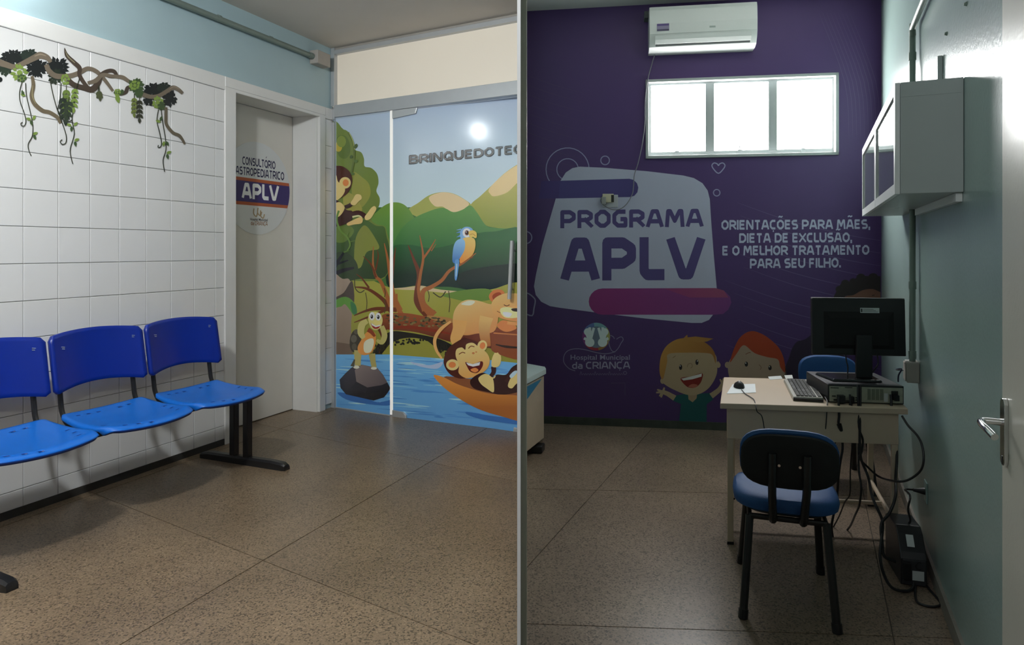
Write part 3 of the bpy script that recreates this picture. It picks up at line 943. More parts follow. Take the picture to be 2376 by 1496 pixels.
# fallen log with moss and dark underside
ga.blob(b((540, 560), (700, 566), (950, 616), (1085, 680), (1060, 725), (950, 702), (850, 632), (700, 612), (560, 650), (460, 760), (400, 760), (440, 660)), (30, 28, 24))
ga.blob(b((470, 420), (560, 398), (700, 400), (880, 432), (1080, 470), (1420, 520), (1720, 540), (1720, 800), (1500, 740), (1400, 700), (1100, 655), (950, 612), (760, 562), (560, 545), (500, 560), (440, 760), (420, 860), (470, 640), (430, 520)), ((128, 70, 40), (84, 40, 28), (800, B + 430), (780, B + 600)))
ga.blob(b((860, 420), (1060, 440), (1100, 480), (960, 470)), (150, 108, 62))
ga.stroke(b((520, 530), (700, 520), (900, 545), (1080, 580)), [10, 30, 26, 8], (112, 44, 28))
rnd = random.Random(3)
for i in range(70):
    x = rnd.uniform(510, 1030); y = 430 + (x - 510) * 0.07 + rnd.uniform(-22, 62)
    ga.ell(x, y + B, rnd.uniform(8, 22), rnd.uniform(5, 11), rnd.choice([(92, 82, 50), (70, 66, 44), (54, 46, 34), (110, 96, 58)]), n=7)
for i in range(34):
    x = rnd.uniform(550, 900); y = 650 - abs(x - 730) * -0.05 + rnd.uniform(-30, 18)
    ga.ell(x, y + B, rnd.uniform(7, 14), rnd.uniform(7, 12), (26, 26, 22), n=8)
for i in range(26):
    ga.ell(rnd.uniform(390, 500), rnd.uniform(660, 770) + B, 10, 12, (40, 36, 26), n=8)
for i in range(12):
    ga.ell(rnd.uniform(960, 1040), rnd.uniform(680, 760) + B, 10, 12, (34, 32, 24), n=8)
ga.blob(b((1400, 560), (1720, 580), (1720, 800), (1450, 740), (1420, 660)), (116, 60, 34))
ga.stroke(b((1440, 570), (1720, 590)), 10, (176, 110, 60), 0); ga.stroke(b((1460, 670), (1560, 690), (1720, 700)), [8, 22, 10], (40, 24, 18))
# water
ga.poly(b((20, 756), (540, 756), (1000, 792), (1420, 806), (1720, 838), (1720, 1520), (20, 1300)), ((96, 152, 198), (80, 132, 180), (800, B + 760), (800, B + 1400)))
for i in range(130):
    x = rnd.uniform(40, 1500); y = rnd.uniform(775, 1330); L = rnd.uniform(80, 330)
    if y > 1180 + x * 0.14: continue
    cc = rnd.choice([(150, 186, 214), (118, 168, 206), (64, 114, 170), (70, 122, 178)])
    ga.stroke([(x, y + B), (x + L / 2, y + B + L * 0.03), (x + L, y + B + L * 0.075)], [2, rnd.uniform(6, 16), 2], cc, 3)
ga.blob(b((720, 820), (800, 860), (950, 880), (1000, 820), (880, 850)), (150, 165, 190))
# stone and turtle
ga.blob(b((90, 1085), (300, 1120), (430, 1170), (560, 1150), (520, 1200), (200, 1160)), (48, 92, 150))
ga.poly(b((104, 975), (160, 915), (210, 868), (300, 845), (430, 872), (480, 930), (520, 1000), (546, 1050), (520, 1090), (490, 1128), (400, 1156), (160, 1102), (112, 1045)), ((54, 52, 60), (30, 30, 34), (250, B + 880), (300, B + 1130)))
ga.poly(b((236, 890), (300, 846), (430, 874), (480, 932), (520, 1000), (470, 1022), (345, 1042), (250, 992)), ((112, 100, 98), (82, 74, 76), (300, B + 860), (430, B + 1030)))
ga.poly(b((250, 992), (345, 1042), (330, 1090), (200, 1050)), (38, 38, 44))
ga.ell(240, 640 + B, 48, 100, (56, 52, 44), 0.1); ga.ell(228, 620 + B, 26, 34, (84, 80, 70), 0.1); ga.ell(232, 690 + B, 22, 30, (76, 72, 62)); ga.ell(250, 560 + B, 22, 22, (78, 74, 62))
ga.stroke(b((265, 720), (262, 790), (262, 855)), [70, 58, 50], (160, 150, 92)); ga.stroke(b((385, 750), (395, 820), (405, 868)), [58, 46, 44], (150, 140, 84))
ga.ell(250, 866 + B, 26, 14, (216, 204, 176)); ga.ell(402, 876 + B, 26, 12, (216, 204, 176))
ga.stroke(b((235, 800), (215, 860)), [10, 34], (70, 66, 54), 2)
ga.blob(b((262, 690), (300, 620), (345, 560), (412, 570), (418, 650), (390, 730), (330, 762), (275, 745)), (196, 130, 66))
ga.blob(b((315, 660), (350, 625), (395, 620), (400, 670), (372, 735), (320, 735)), (220, 200, 168))
ga.stroke(b((350, 540), (380, 560), (410, 600)), [40, 34, 20], (120, 54, 34), 3)
ga.stroke(b((345, 465), (300, 500), (290, 570), (315, 615)), [40, 62, 58, 34], (172, 164, 100)); ga.stroke(b((470, 510), (495, 590), (470, 650), (425, 630)), [40, 50, 44, 20], (160, 152, 92))
ga.blob(b((352, 440), (372, 396), (420, 386), (462, 410), (478, 460), (460, 520), (420, 545), (375, 520)), (186, 176, 112))
ga.blob(b((375, 485), (420, 510), (460, 500), (440, 530), (400, 530)), (130, 40, 36)); ga.poly(b((378, 485), (420, 508), (460, 498), (455, 510), (418, 520), (384, 502)), (235, 232, 222))
ga.ell(386, 424 + B, 25, 36, (240, 238, 232)); ga.ell(440, 428 + B, 24, 34, (240, 238, 232))
ga.ell(384, 428 + B, 11, 18, (40, 36, 34)); ga.ell(440, 432 + B, 11, 18, (40, 36, 34)); ga.ell(381, 422 + B, 4, 5, (250, 250, 250)); ga.ell(437, 426 + B, 4, 5, (250, 250, 250))
ga.blob(b((400, 470), (440, 460), (470, 480), (440, 500), (410, 492)), (200, 180, 110))
# monkey in the tree, with its vine
ga.stroke([(180, 250), (215, 320), (232, 400), (226, 500), (205, 615)], 16, (78, 92, 44)); ga.stroke([(186, 250), (219, 320), (236, 400)], 5, (150, 158, 90))
ga.ell(245, 370, 14, 22, (66, 84, 46), 0.5); ga.ell(205, 462, 12, 16, (62, 80, 44), 0.6); ga.ell(245, 500, 18, 14, (74, 96, 48)); ga.ell(215, 610, 20, 12, (74, 96, 48))
dk, sk = (64, 32, 26), (222, 172, 112)
ga.blob([(30, 560), (70, 542), (130, 546), (190, 590), (214, 660), (200, 730), (160, 790), (60, 850), (30, 840)], dk)
ga.blob([(40, 600), (75, 620), (92, 680), (140, 700), (152, 750), (130, 800), (80, 842), (40, 850)], sk)
ga.ell(152, 688, 50, 50, sk); ga.ell(158, 688, 26, 30, (196, 116, 62))
ga.blob([(40, 850), (100, 850), (160, 920), (215, 935), (215, 1000), (140, 1052), (40, 1050)], (52, 28, 28))
ga.stroke([(150, 900), (190, 885), (215, 865)], [30, 34, 26], (48, 28, 28)); ga.blob([(200, 862), (222, 828), (240, 795), (262, 786), (290, 796), (296, 826), (270, 850), (240, 882), (212, 880)], sk)
for fx, fy in ((262, 792), (284, 800), (292, 818)): ga.stroke([(fx - 22, fy + 22), (fx, fy)], [16, 10], sk, 2)
ga.stroke([(200, 970), (270, 950), (335, 985)], [50, 44, 40], (56, 30, 28)); ga.stroke([(215, 985), (270, 975), (300, 990)], [16, 14, 6], (186, 186, 130))
ga.blob([(322, 985), (350, 945), (380, 905), (408, 890), (424, 915), (400, 960), (372, 1000), (335, 1012)], sk)
ga.blob([(168, 1040), (220, 1012), (285, 985), (306, 1005), (292, 1040), (230, 1050), (180, 1060)], (214, 164, 104))
ga.blob([(40, 890), (100, 855), (146, 895), (132, 945), (90, 985), (50, 970)], sk)
ga.stroke([(98, 930), (80, 1010), (110, 1100), (170, 1160), (195, 1230), (160, 1290)], [18, 16, 16, 14, 14, 6], (92, 120, 56))
ga.stroke([(160, 1160), (185, 1115)], [10, 4], (92, 120, 56), 2); ga.stroke([(195, 1200), (240, 1190)], [10, 5], (80, 104, 50), 2); ga.stroke([(140, 1290), (190, 1275)], [16, 8], (74, 100, 50), 2)
# parrot
ga.stroke([(1160, 1092), (1120, 1098)], [14, 3], (96, 140, 184), 2); ga.stroke([(1165, 1110), (1118, 1122)], [20, 3], (86, 130, 178), 2); ga.stroke([(1170, 1140), (1120, 1160)], [24, 3], (86, 130, 178), 2)
ga.blob([(1150, 1150), (1160, 1095), (1200, 1070), (1245, 1078), (1262, 1110), (1230, 1170), (1170, 1190)], (108, 148, 186))
ga.blob([(1160, 1190), (1210, 1160), (1272, 1172), (1284, 1235), (1260, 1310), (1200, 1360), (1150, 1385), (1150, 1300)], ((222, 164, 90), (196, 124, 54), (1250, 1190), (1180, 1370)))
ga.blob([(1084, 1365), (1092, 1250), (1118, 1192), (1165, 1172), (1192, 1200), (1188, 1270), (1150, 1340), (1112, 1385)], ((120, 160, 196), (58, 104, 160), (1140, 1190), (1110, 1370)))
ga.blob([(1108, 1360), (1142, 1360), (1134, 1450), (1120, 1530), (1104, 1520), (1104, 1430)], (84, 132, 178)); ga.stroke([(1122, 1390), (1115, 1500)], 6, (170, 196, 214), 0)
ga.ell(1208, 1122, 36, 40, (226, 226, 216)); ga.ell(1209, 1122, 18, 22, (90, 50, 38)); ga.ell(1210, 1122, 9, 12, (24, 18, 18)); ga.ell(1203, 1115, 5, 5, (250, 250, 250))
ga.blob([(1228, 1110), (1262, 1100), (1292, 1120), (1294, 1160), (1280, 1168), (1262, 1158), (1240, 1162), (1226, 1140)], (226, 166, 84)); ga.stroke([(1234, 1138), (1262, 1132), (1284, 1150)], 4, (150, 92, 44))
# lion leaning over the log
ga.stroke(b((1070, 470), (990, 530), (940, 600), (930, 660), (950, 730), (992, 792)), [18, 30, 30, 28, 24, 16], (200, 146, 88))
ga.blob(b((1090, 420), (1130, 330), (1200, 284), (1300, 288), (1400, 318), (1470, 330), (1480, 450), (1440, 560), (1300, 575), (1200, 590), (1100, 560)), ((212, 164, 106), (186, 128, 70), (1200, B + 290), (1300, B + 570)))
ga.stroke(b((1150, 460), (1140, 540), (1110, 620), (1130, 660)), [120, 110, 90, 80], (200, 146, 84))
ga.stroke(b((1380, 430), (1360, 540), (1380, 690)), [120, 96, 76], ((210, 158, 96), (150, 84, 44), (1370, B + 450), (1380, B + 690)))
ga.blob(b((1160, 320), (1220, 290), (1280, 296), (1240, 330)), (222, 200, 170))
ga.blob(b((1400, 250), (1440, 200), (1510, 196), (1540, 240), (1500, 280), (1430, 300)), (176, 104, 58)); ga.blob(b((1430, 250), (1460, 222), (1500, 220), (1510, 260), (1450, 290)), (140, 66, 36))
ga.blob(b((1420, 330), (1450, 270), (1520, 232), (1600, 224), (1720, 260), (1720, 460), (1600, 466), (1500, 440), (1440, 400)), ((212, 160, 98), (190, 130, 72), (1500, B + 250), (1560, B + 450)))
ga.blob(b((1500, 360), (1560, 345), (1640, 370), (1660, 430), (1560, 440), (1510, 410)), (226, 190, 134))
ga.blob(b((1520, 392), (1560, 388), (1600, 402), (1580, 430), (1540, 424)), (240, 236, 226)); ga.stroke(b((1530, 325), (1555, 335), (1580, 325)), 7, (84, 50, 30)); ga.blob(b((1595, 360), (1650, 355), (1720, 366), (1660, 384), (1610, 380)), (40, 26, 24))
ga.stroke(b((1500, 395), (1470, 380)), 5, (120, 76, 44), 0)
ga.blob(b((1470, 500), (1520, 460), (1600, 480), (1640, 530), (1560, 560), (1500, 540)), (186, 116, 62)); ga.stroke(b((1560, 480), (1720, 500)), 30, (198, 134, 74), 0)
# canoe and the second monkey
ga.blob(b((1205, 1255), (1400, 1285), (1720, 1330), (1720, 1370), (1400, 1330), (1240, 1290)), (46, 92, 152))
ga.blob(b((1010, 950), (1240, 968), (1420, 990), (1720, 1010), (1720, 1150), (1400, 1120), (1200, 1060)), (118, 72, 46))
ga.blob(b((1010, 790), (1060, 690), (1180, 612), (1190, 610), (1300, 650), (1360, 720), (1300, 900), (1180, 965), (1080, 940), (1020, 870)), (70, 34, 26))
ga.ell(1085, 846 + B, 56, 48, sk); ga.ell(1082, 846 + B, 32, 26, (190, 112, 62)); ga.ell(1342, 682 + B, 42, 50, sk, 0.3); ga.ell(1345, 680 + B, 24, 30, (190, 112, 62), 0.3)
ga.blob(b((1112, 770), (1120, 712), (1165, 695), (1195, 715), (1205, 668), (1260, 655), (1310, 690), (1380, 740), (1408, 810), (1384, 880), (1310, 935), (1210, 962), (1140, 920), (1140, 850)), ((224, 174, 114), (200, 142, 78), (1200, B + 680), (1280, B + 940)))
ga.stroke(b((1140, 755), (1170, 738), (1195, 745)), 8, (110, 60, 36)); ga.stroke(b((1222, 705), (1245, 684), (1275, 690)), 8, (110, 60, 36)); ga.ell(1265, 745 + B, 12, 9, (170, 104, 60)); ga.ell(1290, 735 + B, 8, 6, (170, 104, 60))
ga.blob(b((1198, 822), (1260, 838), (1340, 815), (1345, 860), (1300, 915), (1240, 905), (1210, 860)), (84, 26, 24)); ga.poly(b((1202, 826), (1260, 840), (1325, 822), (1318, 850), (1262, 862), (1220, 850)), (242, 238, 230)); ga.blob(b((1240, 890), (1280, 872), (1310, 892), (1280, 912)), (196, 120, 66))
ga.blob(b((1240, 980), (1340, 915), (1440, 950), (1470, 930), (1550, 930), (1610, 860), (1720, 830), (1720, 1040), (1540, 1105), (1400, 1085), (1270, 1050)), (46, 24, 24))
ga.blob(b((1310, 960), (1370, 924), (1430, 958), (1445, 1030), (1438, 1085), (1380, 1050), (1330, 1010)), sk); ga.stroke(b((1390, 950), (1440, 960), (1455, 940)), 10, (220, 170, 112))
ga.stroke(b((1440, 862), (1440, 910), (1415, 945)), [44, 38, 30], (50, 26, 26)); ga.blob(b((1424, 855), (1428, 790), (1452, 745), (1490, 752), (1508, 790), (1494, 848), (1460, 868)), sk)
for fx, fy in ((1452, 742), (1478, 740), (1504, 765)): ga.stroke(b((1462, 800), (fx, fy)), [20, 12], sk, 2)
ga.stroke(b((1560, 1000), (1600, 930), (1660, 880)), [60, 44, 40], (56, 30, 28)); ga.blob(b((1565, 1030), (1590, 960), (1640, 900), (1720, 880), (1720, 960), (1640, 1010), (1600, 1050)), sk); ga.blob(b((1580, 940), (1620, 900), (1650, 905), (1600, 960)), (160, 182, 208))
ga.blob(b((920, 936), (1010, 955), (1120, 1010), (1240, 1052), (1420, 1098), (1720, 1134), (1720, 1330), (1500, 1290), (1300, 1225), (1120, 1125), (990, 1025)), ((186, 122, 58), (140, 82, 36), (1200, B + 1000), (1200, B + 1220)))
ga.text('BRINQUEDOTECA', (705, 528), (1790, 424), 80, (46, 44, 42), 0.24)
ga.text('BRINQUEDOTECA', (712, 520), (1783, 416), 64, (96, 94, 92), 0.105)
px_fix = [(0, 779.0, 1), (0, 905.5, -1)]
ga.build('jungle_print', GW, pane_fixed, M['print_glass'], [(0, 780.0, 1), (0, 905.0, -1), (1, 0, 1)], label='jungle print with tree, monkey and turtle')
ga.build('jungle_print', GD, pane_door, M['print_glass'], [(0, 912.0, 1), (0, 1202.0, -1), (1, 0, 1)], label='jungle print with hills, parrot, lion and canoe')

# ---------------------------------------------------------------- purple wall print
pg = 1.8
LX = lambda x, y: (1200 + x / 4.4, 320 + y / 4.4)
HX = lambda x, y: (1200 + x / 4.156, 640 + y / 4.156)
KX = lambda x, y: (1660 + x / 3.318, 460 + y / 3.318)
WCL = [(0, 1209, 1), (0, 2043, -1)]
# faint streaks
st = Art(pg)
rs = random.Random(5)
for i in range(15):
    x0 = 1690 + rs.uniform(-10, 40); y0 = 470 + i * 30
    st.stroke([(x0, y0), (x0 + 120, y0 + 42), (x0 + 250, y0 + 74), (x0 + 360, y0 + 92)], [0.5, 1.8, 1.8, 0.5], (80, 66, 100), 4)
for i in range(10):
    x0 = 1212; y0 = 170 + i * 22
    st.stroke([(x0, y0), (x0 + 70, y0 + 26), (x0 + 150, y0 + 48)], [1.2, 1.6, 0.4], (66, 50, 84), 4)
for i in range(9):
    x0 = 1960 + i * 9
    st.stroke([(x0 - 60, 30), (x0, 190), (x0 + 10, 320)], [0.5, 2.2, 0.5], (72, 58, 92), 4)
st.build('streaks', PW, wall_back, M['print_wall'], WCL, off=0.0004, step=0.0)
# programme logo
lo = Art(pg)
board = (142, 142, 160)
lo.ring(1317, 393, 50, 2.2, (120, 118, 146)); lo.ring(1317, 393, 25, 2.2, (120, 118, 146))
lo.poly([(1292, 452), (1300, 420), (1313, 400), (1328, 390), (1345, 386.5), (1400, 389), (1500, 397), (1585, 407), (1610, 413), (1630, 425), (1642, 442), (1647, 462), (1650, 510), (1656, 590), (1663, 668), (1662, 700), (1656, 728), (1645, 742), (1628, 749), (1605, 749), (1500, 739), (1400, 727), (1300, 714), (1276, 710), (1256, 700), (1243, 684), (1239, 664), (1243, 640), (1258, 570)], board)
lo.poly([(1256, 420.5), (1460, 414.5), (1470, 417), (1478, 425), (1481, 435), (1479, 446), (1472, 454), (1463, 457), (1256, 461), (1262, 440)], (58, 50, 98))
lo.poly([(1256, 420), (1300, 419), (1296, 460), (1250, 461)], (56, 42, 92))
n_ = 10
pill = [(1398 + 32 * math.cos(math.radians(a)), 699.5 + 30.5 * math.sin(math.radians(a))) for a in [90 + 18 * i for i in range(n_ + 1)]]
lo.poly(pill + [(1660, 668), (1680, 674), (1694, 688), (1697, 702), (1690, 718), (1678, 728), (1660, 730)], ((112, 38, 92), (96, 48, 100), (1380, 700), (1690, 690)))
lo.poly([(1540, 669), (1660, 668), (1680, 674), (1690, 690), (1600, 690)], ((118, 44, 90), (120, 58, 86), (1540, 700), (1680, 670)))
lo.text('PROGRAMA', (1300, 529.5), (1633, 526), 42, (64, 54, 98), 0.24)
lo.text('APLV', (1300, 651), (1637, 649.5), 100, (64, 54, 98), 0.26)
lo.ring(1404, 372, 10, 2.4, (120, 118, 146)); lo.ring(1220, 551, 14, 2.6, (120, 118, 146)); lo.ring(1663, 447, 7.5, 2.4, (126, 122, 150))
lo.stroke([(1667, 402), (1655, 391), (1652, 383), (1657, 378), (1664, 380), (1667, 384), (1670, 380), (1677, 378), (1682, 383), (1679, 391)], 2.6, (128, 126, 152), 4, True)
lo.stroke([(1214, 682), (1224, 680), (1236, 688), (1242, 697), (1239, 715), (1235, 732), (1218, 727)], 3.0, (120, 118, 140), 3)
lo.build('programme_logo', PW, wall_back, M['print_wall'], WCL, label='white logo board lettered PROGRAMA APLV')
# slogan
sl = Art(pg)
wt = (150, 152, 172)
for (tx, x0, x1, yb) in (('ORIENTAÇÕES PARA MÃES,', 1674, 2019, 533.0), ('DIETA DE EXCLUSÃO,', 1715, 1977, 563.6), ('E O MELHOR TRATAMENTO', 1676, 2017, 592.6), ('PARA SEU FILHO.', 1740, 1951, 622.5)):
    sl.text(tx, (x0, yb), (x1, yb - 2.0), 22.5, wt, 0.225)
sl.build('slogan', PW, wall_back, M['print_wall'], WCL, label='four-line white slogan about diet and treatment')
# hospital emblem
he = Art(1.4, HX)  # reduced gain puts the dimmer light lower down into the emblem's ink
lt_ = (128, 124, 150)
for i, c in enumerate([(110, 150, 160), (150, 150, 90), (150, 110, 60), (150, 50, 60), (120, 60, 120), (80, 100, 150)]):
    a0 = -100 + i * 60
    he.poly([(762, 585)] + [(762 + 134 * math.cos(math.radians(a0 + 6 * k)), 585 + 134 * math.sin(math.radians(a0 + 6 * k))) for k in range(11)], c)
he.ell(762, 590, 100, 104, (100, 112, 130))
for sg in (-1, 1):
    cx_ = 762 + sg * 62
    he.ell(cx_ + sg * 20, 540, 36, 36, (196, 206, 208)); he.ell(cx_, 640, 46, 44, (196, 206, 208), sg * -0.5)
    for (fx, fy) in ((-40, 500), (0, 495), (30, 560), (56, 600), (40, 650), (10, 680)):
        he.stroke([(cx_, 630), (cx_ + sg * fx, fy)], [34, 24], (196, 206, 208), 2)
he.stroke([(560, 915), (500, 892), (452, 835), (452, 770), (488, 722), (560, 702), (650, 710), (760, 738), (850, 750), (930, 735), (972, 700), (1000, 650), (1022, 615), (1010, 590), (985, 592), (958, 610)], 7, lt_)
he.stroke([(900, 572), (925, 585), (938, 606)], 7, lt_); he.stroke([(880, 625), (892, 680), (915, 722), (945, 735)], 7, lt_)
he.text('Hospital Municipal', (515, 807), (1086, 807), 47, (142, 138, 164), 0.012)
he.text('da CRIANÇA', (530, 896), (1090, 894), 68, (150, 146, 170), 0.17)
for i in range(9):
    x = 605 + i * 46
    he.stroke([(x, 958), (x + 10, 920 if i % 3 == 0 else 938), (x + 20, 956), (x + 32, 940), (x + 46, 955)], 5, (104, 92, 124), 3)
he.ring(1040, 935, 15, 7, (110, 100, 130))
he.stroke([(905, 1032), (1040, 1032), (1040, 1150)], 6, (84, 72, 104), 0)
he.build('hospital_emblem', PW, wall_back, M['print_wall'], WCL, label='round hands emblem above hospital lettering')
# boy with open mouth
bo = Art(1.25, HX)  # lower gain paints the light's falloff down the wall into the ink
skn = (168, 146, 118)
bo.poly([(1530, 1150), (1640, 1138), (1690, 1215), (1740, 1138), (1862, 1128), (1892, 1190), (1828, 1236), (1826, 1412), (1560, 1412), (1580, 1234), (1500, 1202)], (28, 82, 84))
bo.stroke([(1520, 1178), (1450, 1136), (1400, 1118)], [56, 44, 40], skn); bo.stroke([(1870, 1158), (1950, 1095), (1985, 1035)], [56, 46, 40], skn)
for (p, q) in (((1400, 1118), (1340, 1125)), ((1400, 1116), (1350, 1095)), ((1402, 1118), (1372, 1160)), ((1402, 1122), (1388, 1172)), ((1408, 1112), (1420, 1075)), ((1980, 1035), (1955, 995)), ((1984, 1030), (1990, 985)), ((1986, 1032), (2028, 990)), ((1984, 1040), (2030, 1015))):
    bo.stroke([p, q], [26, 14], skn, 0)
bo.poly([(1645, 1110), (1738, 1110), (1730, 1180), (1692, 1218), (1652, 1190)], (156, 132, 106))
bo.blob([(1400, 1012), (1405, 880), (1440, 755), (1640, 730), (1890, 745), (1926, 850), (1920, 960), (1850, 1078), (1750, 1140), (1640, 1146), (1510, 1096), (1430, 1050)], skn)
bo.ell(1940, 860, 22, 26, skn); bo.ell(1402, 1012, 22, 28, skn)
bo.blob([(1372, 880), (1388, 770), (1436, 680), (1515, 622), (1600, 600), (1720, 600), (1810, 640), (1880, 700), (1912, 770), (1912, 842), (1880, 760), (1800, 742), (1640, 740), (1460, 752), (1446, 830), (1408, 990), (1380, 960)], ((176, 128, 66), (150, 100, 48), (1500, 620), (1860, 760)))
bo.poly([(1590, 612), (1640, 566), (1644, 592), (1720, 584), (1892, 604), (1830, 632), (1750, 640)], (166, 118, 60))
bo.ell(1576, 880, 15, 26, (30, 26, 30)); bo.ell(1734, 832, 15, 26, (30, 26, 30)); bo.ell(1572, 868, 5, 7, (200, 200, 200)); bo.ell(1738, 820, 5, 7, (200, 200, 200))
bo.stroke([(1640, 880), (1650, 850), (1680, 846), (1688, 875), (1672, 888)], 6, (136, 110, 88)); bo.stroke([(1500, 790), (1528, 770)], 5, (120, 90, 60), 0)
bo.blob([(1576, 988), (1680, 968), (1784, 938), (1778, 1010), (1740, 1062), (1690, 1080), (1630, 1062)], (124, 34, 28))
bo.poly([(1582, 990), (1680, 968), (1780, 940), (1778, 970), (1690, 996), (1604, 1008)], (206, 206, 204)); bo.blob([(1650, 1068), (1690, 1042), (1740, 1052), (1710, 1078)], (170, 96, 78))
bo.build('cartoon_boy', PW, wall_back, M['print_wall'], WCL, label='printed fair-haired boy with open arms')
# other children, their ink also darkened for the falling light
ch = Art(1.25, KX)
ch.blob([(560, 1380), (572, 1210), (620, 1110), (690, 1085), (760, 1040), (860, 1050), (960, 1120), (980, 1380)], (48, 36, 56))
ch.build('cartoon_dark_head', PW, wall_back, M['print_wall'], WCL, label='printed dark head behind the blue chair')
cr = Art(1.25, KX)
s2 = (158, 136, 118)
cr.blob([(95, 1300), (150, 1190), (220, 1130), (400, 1200), (500, 1230), (545, 1330), (520, 1480), (300, 1560), (150, 1480)], s2); cr.ell(92, 1282, 20, 24, s2); cr.ell(20, 1276, 14, 22, s2)
cr.blob([(112, 1262), (150, 1140), (200, 1060), (275, 1022), (355, 1042), (430, 1092), (495, 1160), (530, 1250), (536, 1340), (500, 1300), (480, 1240), (400, 1222), (300, 1190), (218, 1130), (160, 1200)], (158, 62, 36))
cr.ell(238, 1276, 13, 19, (30, 26, 30)); cr.ell(420, 1304, 13, 19, (30, 26, 30)); cr.ell(234, 1268, 4, 5, (200, 200, 200)); cr.ell(416, 1296, 4, 5, (200, 200, 200))
cr.stroke([(232, 1200), (262, 1186), (270, 1190)], 5, (120, 70, 50)); cr.stroke([(335, 1280), (352, 1300), (345, 1320)], 6, (130, 100, 84))
cr.build('cartoon_redhead', PW, wall_back, M['print_wall'], WCL, label='printed red-haired child peeking over the desk')
cd = Art(1.25, KX)
cd.blob([(985, 800), (1000, 755), (1060, 740), (1130, 700), (1210, 690), (1290, 710), (1290, 1000), (1000, 1000)], (120, 84, 70))
hc_ = (48, 40, 42)
cd.blob([(900, 800), (930, 720), (975, 650), (1040, 640), (1110, 600), (1200, 600), (1290, 610), (1290, 720), (1210, 698), (1130, 708), (1060, 745), (1000, 752), (985, 790)], hc_)
for (x, y, r) in ((955, 700, 30), (1000, 655, 32), (1060, 640, 28), (1120, 612, 36), (1215, 610, 38), (1262, 640, 30)): cd.ell(x, y, r, r * 0.9, hc_)
cd.stroke([(1205, 748), (1225, 744)], 6, (60, 40, 36), 0)
cd.build('cartoon_curly_child', PW, wall_back, M['print_wall'], WCL, label='printed curly dark-haired child above the monitor')

# ---------------------------------------------------------------- vine sticker on the tiles
vs_root = thing('vine_sticker', 'long painted vine and branch sticker across the white tiles', 'wall sticker', loc=LW.P(LW.s(200), 0.016, 1.6))
VX = lambda x, y: (x / 3.74, y / 3.74)
va = Art(1.3, VX)
wood, woodd = (104, 94, 80), (66, 56, 48)
def burst(A, cx, cy, rx, ry, n, c, seed, a0=0, a1=360, core=0.55):
    r_ = random.Random(seed)
    A.ell(cx, cy, rx * core, ry * core, c, n=14)
    for i in range(n):
        a = math.radians(a0 + (a1 - a0) * (i + r_.uniform(-.3, .3)) / n)
        L = r_.uniform(0.85, 1.12)
        tx, ty = cx + rx * L * math.cos(a), cy + ry * L * math.sin(a)
        bx, by = cx + rx * 0.35 * math.cos(a), cy + ry * 0.35 * math.sin(a)
        wv = Vector((ty - by, bx - tx)); wv = wv.normalized() * 16 if wv.length > 0 else Vector((1, 0))
        mx_, my_ = (bx + tx * 1.3) / 2.3, (by + ty * 1.3) / 2.3
        A.poly([(bx, by), (mx_ + wv.x, my_ + wv.y), (tx, ty), (mx_ - wv.x, my_ - wv.y)], c)
def leaf(A, x, y, ang, L, c):
    dx, dy = math.cos(math.radians(ang)) * L, math.sin(math.radians(ang)) * L
    A.blob([(x, y), (x + dx * .45 - dy * .28, y + dy * .45 + dx * .28), (x + dx, y + dy), (x + dx * .45 + dy * .28, y + dy * .45 - dx * .28)], c, 3)
dgr, lgr, mgr = (26, 30, 30), (112, 134, 62), (58, 76, 46)
burst(va, 120, 500, 130, 78, 20, dgr, 1); burst(va, 250, 480, 80, 64, 14, (34, 44, 38), 2); burst(va, 40, 600, 70, 64, 12, (36, 48, 38), 3); burst(va, 320, 590, 100, 92, 18, dgr, 4)
burst(va, 490, 580, 110, 90, 18, dgr, 5); burst(va, 480, 660, 70, 74, 12, (40, 48, 38), 6); burst(va, 0, 690, 20, 24, 6, dgr, 8)
va.stroke([(-10, 540), (50, 560), (130, 580), (220, 540), (300, 500), (350, 480), (410, 500), (440, 540)], [60, 52, 44, 46, 54, 62, 48, 30], wood); va.stroke([(300, 488), (350, 470), (400, 485)], [6, 14, 6], (134, 122, 104))
va.stroke([(400, 560), (430, 620), (490, 660), (600, 660), (690, 630), (760, 595), (830, 615), (880, 660), (930, 720), (980, 790)], [40, 44, 46, 44, 40, 38, 36, 34, 30, 24], wood)
va.stroke([(560, 415), (580, 480), (640, 540), (690, 590), (690, 650), (730, 720), (790, 790)], [4, 34, 40, 40, 36, 34, 30], woodd); va.stroke([(566, 440), (590, 490), (650, 545)], [3, 10, 6], (128, 124, 96))
va.stroke([(590, 690), (640, 735), (720, 760), (800, 775), (850, 720), (880, 650), (940, 615), (990, 620), (1010, 660), (950, 665), (890, 640)], [44, 46, 44, 56, 52, 40, 34, 34, 28, 22, 12], woodd)
va.stroke([(760, 720), (830, 700), (890, 650), (970, 660), (1060, 670), (1110, 700), (1160, 730)], [26, 40, 34, 30, 36, 32, 24], wood)
va.stroke([(1040, 820), (1090, 800), (1110, 760), (1160, 755)], [24, 34, 34, 26], woodd)
va.stroke([(278, 660), (290, 740), (275, 830), (300, 900), (370, 960), (430, 975), (500, 1020), (525, 1070)], [26, 34, 38, 38, 36, 34, 32, 26], (98, 88, 70)); va.stroke([(285, 740), (280, 830), (310, 900)], [4, 9, 4], (140, 132, 98))
burst(va, 170, 630, 80, 78, 12, lgr, 11, core=0.3); burst(va, 190, 680, 44, 40, 7, mgr, 12, core=0.3); burst(va, 565, 690, 44, 56, 9, lgr, 13, core=0.3)
